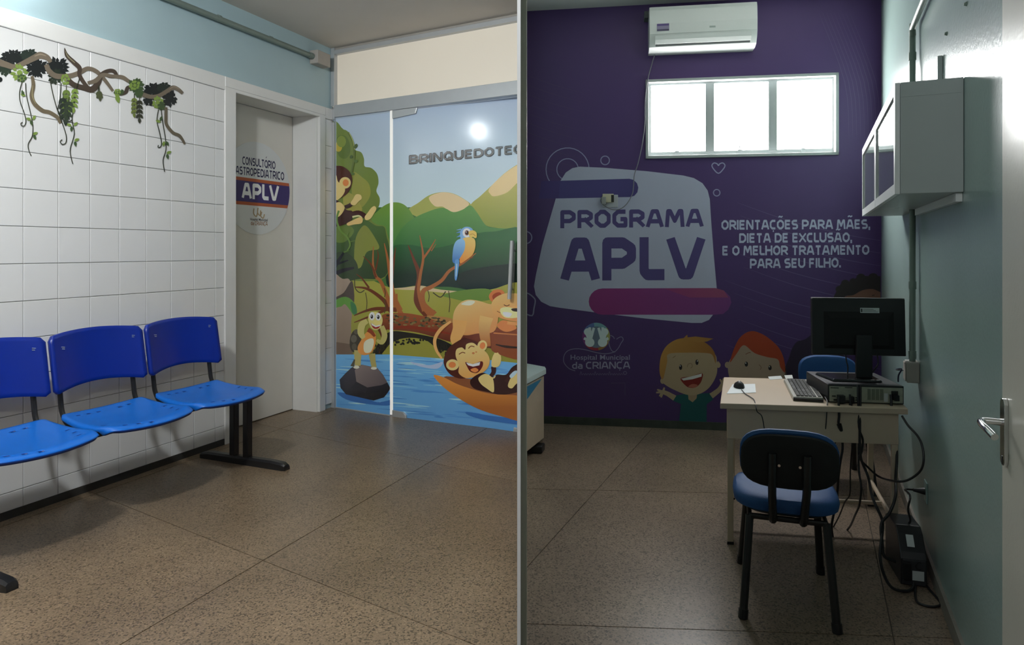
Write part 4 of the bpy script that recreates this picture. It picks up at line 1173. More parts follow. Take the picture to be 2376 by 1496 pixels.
burst(va, 1180, 740, 74, 66, 13, mgr, 14); burst(va, 1170, 740, 50, 50, 9, lgr, 15, core=0.3); burst(va, 1030, 800, 50, 26, 8, mgr, 16); burst(va, 1020, 800, 28, 40, 6, lgr, 17, core=0.3); leaf(va, 1012, 820, 75, 76, lgr)
burst(va, 1330, 780, 90, 62, 16, dgr, 18); burst(va, 1420, 760, 70, 50, 12, (34, 42, 36), 19); burst(va, 1470, 850, 70, 80, 14, dgr, 20); burst(va, 1290, 860, 56, 64, 10, dgr, 21); burst(va, 1210, 810, 50, 44, 9, mgr, 22)
va.stroke([(1240, 820), (1310, 840), (1380, 830), (1450, 790), (1500, 760), (1545, 775), (1586, 810)], [40, 36, 34, 36, 38, 34, 26], wood); va.stroke([(1470, 775), (1510, 752), (1560, 775)], [4, 9, 4], (134, 122, 104))
burst(va, 1370, 890, 56, 60, 11, lgr, 23, core=0.35); burst(va, 1400, 920, 34, 40, 7, mgr, 24)
va.stroke([(1440, 930), (1440, 1010), (1445, 1080), (1500, 1150), (1560, 1180), (1605, 1250)], [26, 28, 28, 28, 28, 18], (92, 84, 68))
for pts in ([(190, 715), (170, 800), (175, 880), (210, 980), (225, 1050), (212, 1090), (188, 1090), (182, 1070), (196, 1062)], [(222, 720), (230, 830), (260, 960), (284, 1080), (280, 1180), (245, 1250), (252, 1310), (272, 1352)], [(432, 680), (460, 820), (500, 960), (545, 1080), (575, 1180), (570, 1240), (540, 1252), (522, 1228), (540, 1212)],
            [(690, 680), (660, 790), (640, 940), (625, 1040), (645, 1160), (610, 1290), (618, 1370), (632, 1422)], [(530, 720), (520, 860), (500, 950)], [(505, 960), (540, 1030), (590, 1056), (625, 1040)], [(1375, 950), (1362, 1050), (1385, 1150), (1402, 1240), (1392, 1275), (1372, 1278), (1374, 1258)], [(1398, 950), (1415, 1080), (1435, 1200), (1440, 1300), (1415, 1390), (1428, 1490)], [(860, 740), (850, 790)]):
    va.stroke(pts, 8, (40, 44, 32), 4)
for (x, y, a, c) in ((222, 830, 200, lgr), (205, 825, 250, mgr), (265, 1045, 70, mgr), (270, 1040, 200, lgr), (285, 1040, 300, lgr), (285, 1165, -20, lgr), (290, 1170, 60, mgr), (620, 1090, 200, lgr), (625, 1095, 100, mgr), (640, 1090, -40, lgr), (645, 1220, -20, lgr), (650, 1225, 80, mgr), (1395, 1060, 200, lgr), (1390, 1050, 290, mgr), (1425, 1225, 100, lgr), (1440, 1225, 60, mgr), (1445, 1330, -20, lgr), (1450, 1335, 80, mgr)):
    leaf(va, x, y, a, 46, c)
def frond(x, y, n, L, c, dx=0, dy=42):
    va.stroke([(x, y - 40), (x + dx * n, y + dy * n)], 6, (50, 54, 36), 0)
    for i in range(n):
        leaf(va, x + dx * i, y + dy * i, 55 - i * 2, L, c); leaf(va, x + dx * i, y + dy * i, 125 + i * 2, L, c)
    leaf(va, x + dx * n, y + dy * n - 10, 90, L * 1.1, c)
frond(575, 780, 5, 56, (96, 116, 54)); frond(650, 770, 4, 50, lgr, -3); frond(545, 850, 4, 62, (40, 48, 40), 6, 46); frond(600, 880, 3, 60, (48, 58, 44), -8, 44); frond(860, 790, 2, 46, (70, 76, 50), 4, 24); frond(1165, 850, 4, 42, (100, 112, 54), 0, 34); frond(1210, 870, 4, 46, (48, 50, 38), 0, 40)
va.build('vine_print', LW, vs_root, M['print_matte'], [(0, -8, 1)], off=0.0150)

# ---------------------------------------------------------------- round sign on the deep-set door
DWL = Wall(LW.P(0, DD, 0), LW.u, LW.n)
sg_c = DWL.at(598, 437)
sg_s = LW.u.dot(sg_c - LW.O); sg_h = sg_c.z; sg_r = 0.365
sign = thing('round_door_sign', 'round white sign with purple and orange band on the cream door', 'sign', loc=LW.P(sg_s, DD, sg_h - sg_r))
sg_s = min(sg_s, S_OPEN1 - 0.02 - sg_r) if False else sg_s
def dw(s_, h_, d_=0.0): return LW.P(s_, DD + d_, h_)
disc = MB().prism([dw(sg_s + sg_r * math.cos(a), sg_h + sg_r * math.sin(a), 0.0006) for a in [2 * math.pi * i / 64 for i in range(64)]], LW.n * 0.0025)
part('disc', disc, mat('sign_white', (0.70, 0.71, 0.70), 0.35), sign)
sa_ = Art(1.3)
chord = lambda h: math.sqrt(max(0, 1 - h * h))
def proj(q):
    d = q - Vector((0, 0, HC)); return (CX + F * d.x / d.y, HY - F * d.z / d.y)
def dpt(x, y): return proj(dw(sg_s - x * sg_r, sg_h + y * sg_r))
def band_(y0, y1, c):
    l_, r2 = [], []
    for i in range(7):
        y = y0 + (y1 - y0) * i / 6
        l_.append((-chord(y), y)); r2.append((chord(y), y))
    sa_.poly([dpt(x, y) for x, y in l_ + r2[::-1]], c)
band_(-0.38, 0.20, (160, 78, 40)); band_(-0.31, 0.13, (46, 30, 92))
def dtext(tx, x0, x1, y, cap, c, bold):
    p0, p1 = dpt(x0, y), dpt(x1, y); pc_ = dpt(x0, y + cap)
    sa_.text(tx, p0, p1, (Vector(pc_) - Vector(p0)).length, c, bold)
dtext('CONSULTÓRIO', -0.44, 0.54, 0.47, 0.17, (34, 30, 66), 0.19)
dtext('GASTROPEDIÁTRICO', -0.72, 0.82, 0.25, 0.17, (34, 30, 66), 0.19)
dtext('APLV', -0.46, 0.66, -0.24, 0.33, (224, 224, 220), 0.25)
for (x, y) in ((0.06, -0.50), (-0.06, -0.52), (0.14, -0.55)):
    sa_.stroke([dpt(x - 0.05, y + 0.08), dpt(x - 0.06, y - 0.03), dpt(x + 0.02, y - 0.09), dpt(x + 0.06, y)], 2.4, (150, 128, 96), 4)
dtext('Hospital Municipal', -0.22, 0.30, -0.70, 0.055, (60, 54, 52), 0.02)
dtext('da CRIANÇA', -0.20, 0.30, -0.80, 0.085, (130, 88, 52), 0.16)
sa_.build('sign_print', DWL, sign, M['print_matte'], None, off=0.0036, step=1.2e-5)

# ================================================================== WAITING ROOM THINGS
# blue three-seat bench along the tiles
S_SEATS = [1.725, 2.262, 2.799]
SEAT_W, PITCH = 0.508, 0.537
bench = thing('seating_bench', 'black-framed bench of three blue plastic seats before the tiled wall', 'bench', loc=LW.P(2.26, 0.45, 0))

def shell_mesh(fn, nu, nv, holes, name, m, thick):
    vs = [fn(-1 + 2 * i / nu, j / nv) for j in range(nv + 1) for i in range(nu + 1)]
    fs = []
    for j in range(nv):
        for i in range(nu):
            if (i, j) in holes: continue
            a = j * (nu + 1) + i
            fs.append((a, a + 1, a + nu + 2, a + nu + 1))
    mb = MB().add(vs, fs)
    return mb

def round_profile(a, w, r):
    x = abs(a) * w
    return 0.0 if x < w - r else r - math.sqrt(max(0, r * r - (x - (w - r)) ** 2))

NU, NV = 44, 40
def seat_fn(sc):
    def f(a, v):
        w = SEAT_W / 2
        back, front = 0.255, 0.700
        bow = 0.050 * (1 - a * a)
        cut = round_profile(a, w, 0.06)
        d0 = back + cut * 0.5 - 0.012 * (1 - a * a)
        d1 = front - 0.05 + bow - cut * 0.8
        d = d0 + (d1 - d0) * v
        wn = w * (0.93 + 0.07 * math.sin(min(1, v * 1.5) * math.pi / 2)) * (1.0 - 0.03 * max(0, v - 0.8) / 0.2)
        h = 0.488 + 0.020 * (1 - v) ** 3 - 0.016 * math.sin(v * math.pi) * (1 - 0.5 * a * a) - 0.020 * max(0, (v - 0.85) / 0.15) ** 2 + 0.010 * a * a - 0.018 * max(0, (abs(a) - 0.93) / 0.07) ** 2
        return LW.P(sc - a * wn, d, h)
    return f
holes = set()
for (i0, j0) in ((7, 35), (12, 36), (17, 37), (39, 20), (38, 26), (36, 32), (6, 4), (11, 4), (16, 4), (27, 4), (32, 4), (3, 28)):
    holes.add((i0, j0)); holes.add((i0 + 1, j0))
for k_, sc in enumerate(S_SEATS):
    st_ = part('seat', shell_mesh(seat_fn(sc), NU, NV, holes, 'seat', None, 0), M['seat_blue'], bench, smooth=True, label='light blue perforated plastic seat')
    st_.data.materials.append(M['rim_shade_blue'])
    so = st_.modifiers.new('solid', 'SOLIDIFY'); so.thickness = 0.016; so.offset = 0; so.material_offset_rim = 1
    def back_fn(a, v):
        w = SEAT_W / 2 + 0.004
        cut = round_profile(a, w, 0.022)
        lo_ = 0.624 + 0.030 * (1 - a * a) + cut
        hi_ = 0.915 + 0.020 * (1 - a * a) - cut
        h = lo_ + (hi_ - lo_) * v
        d = 0.205 + 0.060 * a * a - 0.045 * v
        return LW.P(sc - a * w, d, h)
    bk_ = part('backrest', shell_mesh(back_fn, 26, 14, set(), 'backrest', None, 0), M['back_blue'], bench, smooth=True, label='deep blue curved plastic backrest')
    so = bk_.modifiers.new('solid', 'SOLIDIFY'); so.thickness = 0.020; so.offset = 0
    for (a, v) in ((-0.72, 0.72), (0.80, 0.78)):
        pl = MB()
        q = back_fn(a, v) + LW.n * 0.011
        for dh in (0, 0.009):
            pl.tube([q + Vector((0, 0, dh)) - LW.u * 0.009, q + Vector((0, 0, dh + 0.003)) + LW.u * 0.009], 0.0016, seg=6)
        part('cast_mark', pl, mat('pale_mark', (0.5, 0.55, 0.6), 0.4) if 'pale_mark' not in bpy.data.materials else bpy.data.materials['pale_mark'], bk_)
    for sgn in (-1, 1):
        ss = sc + sgn * (SEAT_W / 2 - 0.050)
        tb = MB().tube([LW.P(ss, 0.45, 0.462), LW.P(ss, 0.33, 0.462), LW.P(ss, 0.27, 0.480), LW.P(ss, 0.235, 0.530), LW.P(ss, 0.222, 0.600), LW.P(ss, 0.205, 0.720), LW.P(ss, 0.188, 0.82)], 0.0135, seg=10, smooth=5, flat=0.9)
        part('back_support', tb, M['black_steel'], bench, smooth='angle')
beam = MB().box(LWF, 1.43, 3.10, 0.40, 0.46, 0.418, 0.458)
for sc in S_SEATS:
    for o_ in (-0.16, 0.16):
        beam.box(LWF, sc + o_ - 0.016, sc + o_ + 0.016, 0.30, 0.60, 0.456, 0.470)
part('beam', beam, M['black_steel'], bench, bevel=0.003)
for sl_ in (1.46, 3.03):
    for dpos in (0.365, 0.475):
        part('leg', MB().box(LWF, sl_ - 0.022, sl_ + 0.022, dpos - 0.020, dpos + 0.020, 0.045, 0.46), M['black_steel'], bench, bevel=0.004)
    prof = []
    for d_, z1 in ((0.10, 0.032), (0.16, 0.045), (0.68, 0.050), (0.765, 0.044), (0.785, 0.034), (0.79, 0.02)):
        hw = 0.028 if d_ < 0.77 else 0.023
        prof.append([LW.P(sl_ - hw, d_, 0.0), LW.P(sl_ + hw, d_, 0.0), LW.P(sl_ + hw, d_, z1 * 0.75), LW.P(sl_ + hw * 0.6, d_, z1), LW.P(sl_ - hw * 0.6, d_, z1), LW.P(sl_ - hw, d_, z1 * 0.75)])
    part('foot', MB().loft(prof), M['black_steel'], bench, smooth='angle')

# conduit on the blue strip above the tiles
cs_ = thing('wall_conduit', 'dark green conduit along the blue wall ending in a beige box', 'conduit', loc=LW.P(1.4, 0.03, 2.9))
hc1 = 2.935
pb = LW.s(727, 0.04)
pp = MB().tube([LW.P(pb, 0.032, hc1), LW.P(pb + 0.06, 0.032, hc1), LW.P(SMAX - 0.3, 0.032, hc1 - 0.03)], 0.020, seg=14)
part('pipe', pp, M['zinc'], cs_, smooth='angle')
part('coupling', MB().tube([LW.P(pb - 0.005, 0.032, hc1), LW.P(pb + 0.045, 0.032, hc1)], 0.025, seg=14), M['zinc'], cs_, smooth='angle')
b0 = LW.s(757, 0.04)
bx_ = part('junction_box', MB().box(LWF, b0, pb, 0.001, 0.085, hc1 - 0.058, hc1 + 0.052), M['grey_box'], cs_, bevel=0.006, label='beige square junction box')
for pxc in (500, 620):
    s_ = LW.s(pxc)
    part('clip', MB().tube([LW.P(s_ - 0.012, 0.032, hc1), LW.P(s_ + 0.012, 0.032, hc1)], 0.0225, seg=14), M['zinc'], cs_, smooth='angle')

# lamps of the waiting room (all out of view; the small one shows mirrored in the glass door)
def lamp(name, label, centre, axis, r, m, housing=M['white_paint']):
    centre = Vector(centre); axis = Vector(axis).normalized()
    e1 = axis.orthogonal().normalized(); e2 = axis.cross(e1)
    t = thing(name, label, 'lamp', loc=centre)
    def ringp(rad, k): return [centre + axis * k + (e1 * math.cos(a) + e2 * math.sin(a)) * rad for a in [2 * math.pi * i / 24 for i in range(24)]]
    part('housing', MB().loft([ringp(r * 1.0, 0.0), ringp(r * 1.15, 0.008), ringp(r * 1.15, 0.035), ringp(r * 1.02, 0.040)]), housing, t, smooth='angle')
    part('diffuser', MB().loft([ringp(r * 1.0, 0.040), ringp(r * 0.9, 0.052), ringp(r * 0.5, 0.062)]), m, t, smooth='angle')
    return t
def globe_lamp(label, c, r, m, drop=0.12):
    t = thing('globe_lamp', label, 'lamp', loc=c)
    c = Vector(c) - Vector((0, 0, 0.001))
    rg = lambda rad, z: [c + Vector((math.cos(a) * rad, math.sin(a) * rad, -z)) for a in [2 * math.pi * i / 24 for i in range(24)]]
    part('canopy', MB().loft([rg(0.05, 0), rg(0.05, 0.015), rg(0.012, 0.03), rg(0.012, drop)]), M['white_paint'], t, smooth='angle')
    zc_ = drop + 0.005 + r
    part('globe', MB().loft([rg(r * math.sin(math.pi * (0.06 + 0.88 * i / 12)), zc_ - r * math.cos(math.pi * (0.06 + 0.88 * i / 12))) for i in range(13)]), m, t, smooth=True)
    return t
LA = LW.P(4.0, 1.60, CEIL_L)
globe_lamp('white globe ceiling lamp over the seats, out of view', LA, 0.10, M['lamp_a'])
LB = Vector((-0.42, 0.28, CEIL_L))
globe_lamp('white globe ceiling lamp above the viewer, out of view', LB, 0.085, M['lamp_b'], 0.72)

# find the place on the tiled wall from which a lamp is mirrored at picture point (1090, 333)
def mirrored(p):
    dd = GD.n.dot(p - GD.O)
    q = p - GD.n * (2 * dd)
    return proj(q)
best = None
for i in range(60):
    for j in range(30):
        q = LW.P(1.9 + i * 0.02, 0.10, 2.62 + j * 0.015)
        x, y = mirrored(q)
        e = (x - 1090) ** 2 + (y - 330) ** 2
        vis = proj(q)[1] > -85
        if vis: e += 1e5
        if best is None or e < best[0]: best = (e, q, x, y)
LC = best[1]
print('LAMP', best, proj(LC))
lamp('wall_lamp', 'small round bulkhead lamp high on the blue wall, out of view', LC - LW.n * 0.0995, LW.n, 0.055, M['lamp_w'])

# ================================================================== OFFICE THINGS
# air conditioner
AO = 0.19
a0_, a1_ = PW.s(1507, AO), PW.s(1758, AO)
ah1 = (PW.h(1507, 14, AO) + PW.h(1758, 3, AO)) / 2
ah0 = (PW.h(1530, 119, AO * 0.6) + PW.h(1758, 108, AO * 0.6)) / 2
ac = thing('air_conditioner', 'white split air conditioner high on the purple wall', 'air conditioner', loc=PW.P((a0_ + a1_) / 2, 0.1, ah0))
H_ = ah1 - ah0
prof = [(0.001, 0.0), (0.10, 0.0), (0.150, 0.06), (0.178, 0.20), (0.190, 0.32), (0.192, 0.60), (0.184, 0.90), (0.172, 1.0), (0.001, 1.0)]
prof = [(d_, ah0 + t * H_) for d_, t in prof]
part('body', MB().loft([[PW.P(a0_, d_ * 0.97, h_) for d_, h_ in prof], [PW.P(a0_ + 0.012, d_, h_) for d_, h_ in prof], [PW.P(a1_ - 0.012, d_, h_) for d_, h_ in prof], [PW.P(a1_, d_ * 0.97, h_) for d_, h_ in prof]]), M['ac'], ac, smooth='angle')
def acp(s_, t, lift):      # a point on the front skin
    h_ = ah0 + t * H_
    for (da, ha), (db, hb_) in zip(prof[1:], prof[2:]):
        if ha <= h_ <= hb_:
            return PW.P(s_, da + (db - da) * (h_ - ha) / max(1e-9, hb_ - ha) + lift, h_)
    return PW.P(s_, 0.19 + lift, h_)
def skin(name, s0, s1, t0, t1, lift, m, n=4, thick=0.004, label=None):
    loops = []
    for i in range(n + 1):
        t = t0 + (t1 - t0) * i / n
        loops.append([acp(s0, t, lift - thick), acp(s1, t, lift - thick), acp(s1, t, lift), acp(s0, t, lift)])
    return part(name, MB().loft(loops), m, ac, label=label)
AWd = a1_ - a0_
skin('front_panel', a0_ + 0.004, a1_ - 0.004, 0.335, 0.985, 0.003, M['ac'], 8)
skin('outlet', a0_ + 0.06 * AWd, a1_ - 0.06 * AWd, 0.075, 0.27, 0.001, M['ac_dark'])
skin('flap', a0_ + 0.055 * AWd, a1_ - 0.055 * AWd, 0.115, 0.29, 0.008, mat('ac_flap', (0.86, 0.87, 0.85), 0.3), label='white swing flap')
lb = skin('energy_label', a0_ + 0.070 * AWd, a0_ + 0.185 * AWd, 0.40, 0.57, 0.0045, mat('ac_label', S(150, 140, 170), 0.5), thick=0.001)
for (t0, t1, c) in ((0.52, 0.57, (100, 84, 140)), (0.40, 0.44, (90, 84, 110))):
    loops = [[acp(a0_ + f_ * AWd, t, 0.0048) for f_ in (0.072, 0.183)] + [acp(a0_ + f_ * AWd, t, 0.0052) for f_ in (0.183, 0.072)] for t in (t0, t1)]
    part('label_stripe', MB().loft(loops), mat('label_stripe', S(*c), 0.5), lb)
skin('badge', a0_ + 0.56 * AWd, a0_ + 0.615 * AWd, 0.425, 0.465, 0.0045, mat('grey_badge', (0.35, 0.4, 0.38), 0.4), 1, 0.001)
hp = PW.h(1480, 12)
part('pipe_cover', MB().box(PWF, PW.s(1494), a0_ - 0.002, 0.001, 0.10, ah1 - 0.05, ah1 + 0.0), M['ac_dark'], ac)
# wire from the air conditioner to the wall socket
wire = [(1521, 122), (1512, 150), (1503, 185), (1497, 230), (1496, 290), (1489, 340), (1480, 380), (1472, 405), (1470, 430), (1467, 450), (1455, 472), (1440, 484), (1422, 486), (1402, 477), (1394, 466), (1398, 455)]
part('power_wire', MB().tube([PW.at(x, y, 0.024 if 4 > i or i > 7 else 0.026) for i, (x, y) in enumerate(wire)], 0.0036, seg=8, smooth=4), mat('grey_wire', (0.22, 0.21, 0.24), 0.5), label='thin grey wire hanging from the air conditioner to the socket', cat='wire', smooth='angle')
so_ = thing('wall_socket', 'small ivory socket box on the purple wall above the lettering', 'socket', loc=PW.at(1411, 466, 0.01))
def prect(x0, y0, x1, y1, d0, d1):
    pts = [PW.at(x, y, d0) for x, y in ((x0, y1), (x1, y1), (x1, y0), (x0, y0))]
    return MB().prism(pts, PW.n * (d1 - d0))
part('plate', prect(1398, 452, 1434, 481, 0.001, 0.012), mat('white_plate', (0.5, 0.5, 0.55), 0.4), so_, bevel=0.003)
part('cover', prect(1398, 450, 1424, 470, 0.0125, 0.034), M['ivory'], so_, bevel=0.003, label='yellowed socket cover')
part('slot', prect(1418, 452, 1424.5, 469, 0.0342, 0.0352), M['dark_slot'], so_)
part('plug', prect(1396, 457, 1406, 474, 0.0345, 0.055), mat('plug_grey', (0.35, 0.34, 0.33), 0.5), so_, bevel=0.003)

# wall cabinets on the teal wall
cw = RW.s(2237)
depth_c = 0.198
ch0, ch1 = RW.h(2237, 445), RW.h(2237, 178)
seam = cw - 0.800
far_ = cw - 1.66
def cabinet(s0, s1, label, nm):
    t = thing('wall_cabinet', label, 'cabinet', loc=RW.P((s0 + s1) / 2, depth_c / 2, ch0), group='wall cabinets above the desk')
    part('body', MB().box(RWF, s0, s1, 0.001, depth_c - 0.016, ch0, ch1), M['cab'], t, bevel=0.002)
    part('top_rail', MB().box(RWF, s1 - 0.002, s1 + 0.0015, 0.006, depth_c - 0.018, ch1 - 0.050, ch1 - 0.002), M['cab'], t)
    fw = 0.036
    d_ = part('door', MB().box(RWF, s0 + 0.003, s1 - 0.003, depth_c - 0.015, depth_c, ch1 - fw, ch1)
              .box(RWF, s0 + 0.003, s1 - 0.003, depth_c - 0.015, depth_c, ch0, ch0 + fw)
              .box(RWF, s0 + 0.003, s0 + fw, depth_c - 0.015, depth_c, ch0 + fw, ch1 - fw)
              .box(RWF, s1 - fw, s1 - 0.003, depth_c - 0.015, depth_c, ch0 + fw, ch1 - fw), M['cab_white'], t, label='white framed door with a dim pane')
    part('pane', MB().box(RWF, s0 + fw, s1 - fw, depth_c - 0.012, depth_c - 0.006, ch0 + fw, ch1 - fw), M['cab_glass'], d_)
cabinet(seam + 0.002, cw, 'nearer of the two grey-white wall cabinets, its plain side facing us', 0)
cabinet(far_, seam - 0.002, 'farther of the two grey-white wall cabinets, mostly hidden by its twin', 1)
part('shelf_batten', MB().box(RWF, RW.s(2132) + 0.03, cw - 0.02, 0.001, 0.02, ch0 - 0.030, ch0 - 0.001), M['cab_white'], label='thin white batten under the wall cabinets on the teal wall', cat='batten')

# conduit on the teal wall
rc = thing('conduit_pipe', 'grey-green conduit with an elbow running down the teal wall to a box', 'conduit', loc=RW.P(RW.s(2132), 0.02, 0.9))
sp_ = RW.s(2132)
hz0 = RW.h(2126, 832)
e_top = RW.h(2140, 84)
e_end = RW.sh(2215, -12)
pts = [RW.P(sp_, 0.026, hz0), RW.P(sp_, 0.026, e_top - 0.03), RW.P(sp_ + 0.012, 0.026, e_top + 0.035), RW.P(sp_ + 0.06, 0.026, e_top + 0.075), RW.P(e_end[0], 0.026, max(e_end[1], e_top + 0.10)), RW.P(e_end[0] + 0.5, 0.026, max(e_end[1], e_top + 0.10) + 0.06)]
part('pipe', MB().tube(pts, 0.0135, seg=12, smooth=4), M['zinc'], rc, smooth='angle')
for h_ in (e_top - 0.06, (hz0 + ch0) / 2, hz0 + 0.03):
    part('collar', MB().tube([RW.P(sp_, 0.026, h_ - 0.018), RW.P(sp_, 0.026, h_ + 0.018)], 0.0165, seg=12), M['zinc'], rc, smooth='angle')
bh0, bh1 = RW.h(2124, 876), RW.h(2124, 830)
jb = part('outlet_box', MB().box(RWF, sp_ - 0.045, sp_ + 0.045, 0.001, 0.055, bh0, bh1), M['grey_box'], rc, bevel=0.005, label='grey-green outlet box at the pipe end')
part('box_lid', MB().box(RWF, sp_ - 0.040, sp_ + 0.040, 0.0552, 0.060, bh0 + 0.006, bh1 - 0.006), M['grey_box'], jb, bevel=0.003)
ss = RW.s(2187)
part('cable_stub', MB().box(RWF, ss - 0.012, ss + 0.012, 0.001, 0.018, ch1 + 0.002, RW.h(2187, 130)), M['cab'], label='short pale cable duct rising behind the wall cabinet', cat='cable duct', bevel=0.002)
for (x, y) in ((2197, 78), (2243, 9)):
    q = RW.at(x, y, 0.0005)
    part('wall_screw', MB().tube([q, q + RW.n * 0.008], [0.008, 0.004], seg=8), M['zinc'], label='tiny leftover screw in the teal wall ' + ('beside the pipe elbow' if y > 40 else 'near the ceiling'), cat='screw', group='leftover wall screws')

# mint-topped corner unit by the partition, partly hidden by the door post
cu = thing('corner_unit', 'low ivory unit with mint-green top and a painted blue shadow wedge beside the door post', 'cabinet', loc=floor_pt(1245, 1030))
def fp_(px, z): return Vector(((px - CX) / F * z, z, 0))
zt = 4.55
A_ = fp_(1266, zt); Bn = Vector((0.06 + 0.0, zt - 0.42, 0)); Cn = Vector((0.065, zt + 0.28, 0)); Dn = fp_(1262, zt + 0.10)
htop = HC - (858 - HY) / F * zt
up = lambda p, h_: Vector((p.x, p.y, h_))
inset = lambda p, k: Vector((p.x - k, p.y, 0))
part('body', MB().prism([up(inset(p, 0.012), 0.07) for p in (A_, Dn, Cn, Bn)], (0, 0, htop - 0.11)), M['desk_metal'], cu, bevel=0.003)
topo = spline([A_ + Vector((0.0, -0.01, 0)), A_ + Vector((0.004, 0.03, 0)), Dn, Cn + Vector((0.02, 0, 0)), Cn, Bn], 3, True)
part('top', MB().prism([up(p, htop - 0.03) for p in (A_ + Vector((-0.01, -0.02, 0)), A_ + Vector((0.004, 0.02, 0)), Dn + Vector((0.006, 0, 0)), Cn, Bn)], (0, 0, 0.035)), M['mint'], cu, bevel=0.012, label='mint-green rounded top')
e_ = (Bn - A_).normalized(); nn = Vector((-e_.y, e_.x, 0))
if nn.y > 0: nn = -nn
wq = [up(inset(A_, 0.012) + e_ * 0.06, htop - 0.05), up(inset(A_, 0.012) + e_ * 0.34, htop - 0.05), up(inset(A_, 0.012) + e_ * 0.34, htop - 0.13)]
part('shadow_wedge', MB().prism([q + nn * 0.002 for q in wq], nn * 0.004), M['wedge_shade'], cu)  # bluish shadow below the top, laid on as a thin wedge
for p in (inset(A_, 0.02), Vector((Bn.x + 0.01, Bn.y + 0.03, 0))):
    part('foot', MB().prism([up(p, 0), up(p + Vector((-0.03, 0, 0)), 0), up(p + Vector((-0.03, 0.03, 0)), 0), up(p + Vector((0, 0.03, 0)), 0)], (0, 0, 0.07)), M['desk_metal'], cu)
tb_ = floor_pt(1250, 1050)
part('foot_pedal', MB().prism([tb_ + Vector(v) for v in ((-0.05, -0.02, 0), (0.02, -0.03, 0), (0.045, 0.06, 0), (-0.04, 0.08, 0))], (0, 0, 0.05)), M['black_plastic'], label='small black pedal on the floor under the ivory unit', cat='pedal', bevel=0.008)

# ---------------------------------------------------------------- desk
DA = at(1671, 935, 3.05); HT = DA.z
y1_, y2_ = math.radians(8), math.radians(19)
E1 = Vector((math.cos(y1_), -math.sin(y1_), 0)); E2 = Vector((math.sin(y2_), math.cos(y2_), 0))
DO = Vector((DA.x, DA.y, 0))
DKF = lambda a, b_, c: DO + E1 * a + E2 * b_ + Vector((0, 0, c))
DWID, DDEP = 0.800, 0.660
desk = thing('office_desk', 'cream office desk with thin steel legs before the purple wall', 'desk', loc=DKF(DWID / 2, DDEP / 2, 0))
part('top', MB().box(DKF, 0, DWID, 0, DDEP, HT - 0.026, HT), M['desk'], desk, bevel=0.003)
part('modesty_panel', MB().box(DKF, 0.030, DWID - 0.035, 0.020, 0.034, HT - 0.165, HT - 0.027), M['desk'], desk, bevel=0.002)
part('nameplate', MB().box(DKF, 0.135, 0.195, 0.0182, 0.0198, HT - 0.152, HT - 0.138), mat('green_plate', (0.06, 0.12, 0.09), 0.4), desk)
for sx in (0.028, DWID - 0.033 - 0.016):
    part('side_panel', MB().box(DKF, sx, sx + 0.014, 0.036, DDEP - 0.036, HT - 0.165, HT - 0.027), M['desk'], desk)
lr = 0.0135
for (a, b_) in ((0.045, 0.035), (DWID - 0.050, 0.035), (0.045, DDEP - 0.04), (DWID - 0.050, DDEP - 0.04)):
    part('leg', MB().box(DKF, a - lr, a + lr, b_ - lr, b_ + lr, 0.012, HT - 0.166), M['desk_metal'], desk, bevel=0.002)
    part('foot_cap', MB().box(DKF, a - lr * 1.1, a + lr * 1.1, b_ - lr * 1.1, b_ + lr * 1.1, 0.0, 0.0118), M['black_plastic'], desk)
for a in (0.045, DWID - 0.050):
    part('side_rail', MB().tube([DKF(a, 0.046, 0.135), DKF(a, DDEP - 0.051, 0.135)], 0.010, seg=10), M['desk_metal'], desk, smooth='angle')
part('cross_rail', MB().tube([DKF(0.055, DDEP * 0.42, 0.135), DKF(DWID - 0.060, DDEP * 0.42, 0.135)], 0.010, seg=10), M['desk_metal'], desk, smooth='angle')

def on_desk(px, py): return at(px, py, (HC - HT) * F / (py - HY))
def rect_frame(o, ang):
    e1 = Vector((math.cos(ang), -math.sin(ang), 0)); e2 = Vector((math.sin(ang), math.cos(ang), 0))
    return lambda a, b_, c: o + e1 * a + e2 * b_ + Vector((0, 0, c))

# computer lying flat, rear panel towards us
pc0 = on_desk(1922, 934)
pcF = rect_frame(pc0, y1_)
PCW, PCD, PCH = (2087 - 1922) / F * pc0.y * 1.0, 0.34, 0.083
pc = thing('desktop_computer', 'flat black desktop computer turned with its cabled rear towards us', 'computer', loc=pcF(PCW / 2, PCD / 2, 0.0005))
part('case', MB().box(pcF, 0, PCW, 0.006, PCD, 0.001, PCH), M['black_plastic'], pc, bevel=0.003)
part('rear_panel', MB().box(pcF, 0.006, PCW - 0.006, 0.002, 0.0058, 0.006, PCH - 0.008), M['pc_panel'], pc)
def pcb(name, x0, x1, z0, z1, m, out=0.002, label=None, parent=None):
    return part(name, MB().box(pcF, x0 * PCW, x1 * PCW, 0.0018 - out, 0.0018, z0 * PCH, z1 * PCH), m, parent or pc, label=label)
for k in range(4):
    pcb('slot_cover', 0.52 + k * 0.055, 0.56 + k * 0.055, 0.22, 0.82, mat('slot_steel', (0.16, 0.18, 0.13), 0.5) if 'slot_steel' not in bpy.data.materials else bpy.data.materials['slot_steel'])
for (x0, x1, z0, z1) in ((0.07, 0.16, 0.12, 0.20), (0.20, 0.30, 0.10, 0.16), (0.36, 0.44, 0.16, 0.22), (0.36, 0.44, 0.28, 0.34), (0.05, 0.10, 0.34, 0.40), (0.03, 0.14, 0.80, 0.85), (0.22, 0.32, 0.84, 0.88)):
    pcb('port', x0, x1, z0, z1, M['dark_slot'], 0.0008)
pcb('rating_label', 0.735, 0.785, 0.14, 0.60, M['label_paper'], 0.0008)
pcb('power_inlet', 0.83, 0.915, 0.30, 0.74, M['dark_slot'], 0.003)
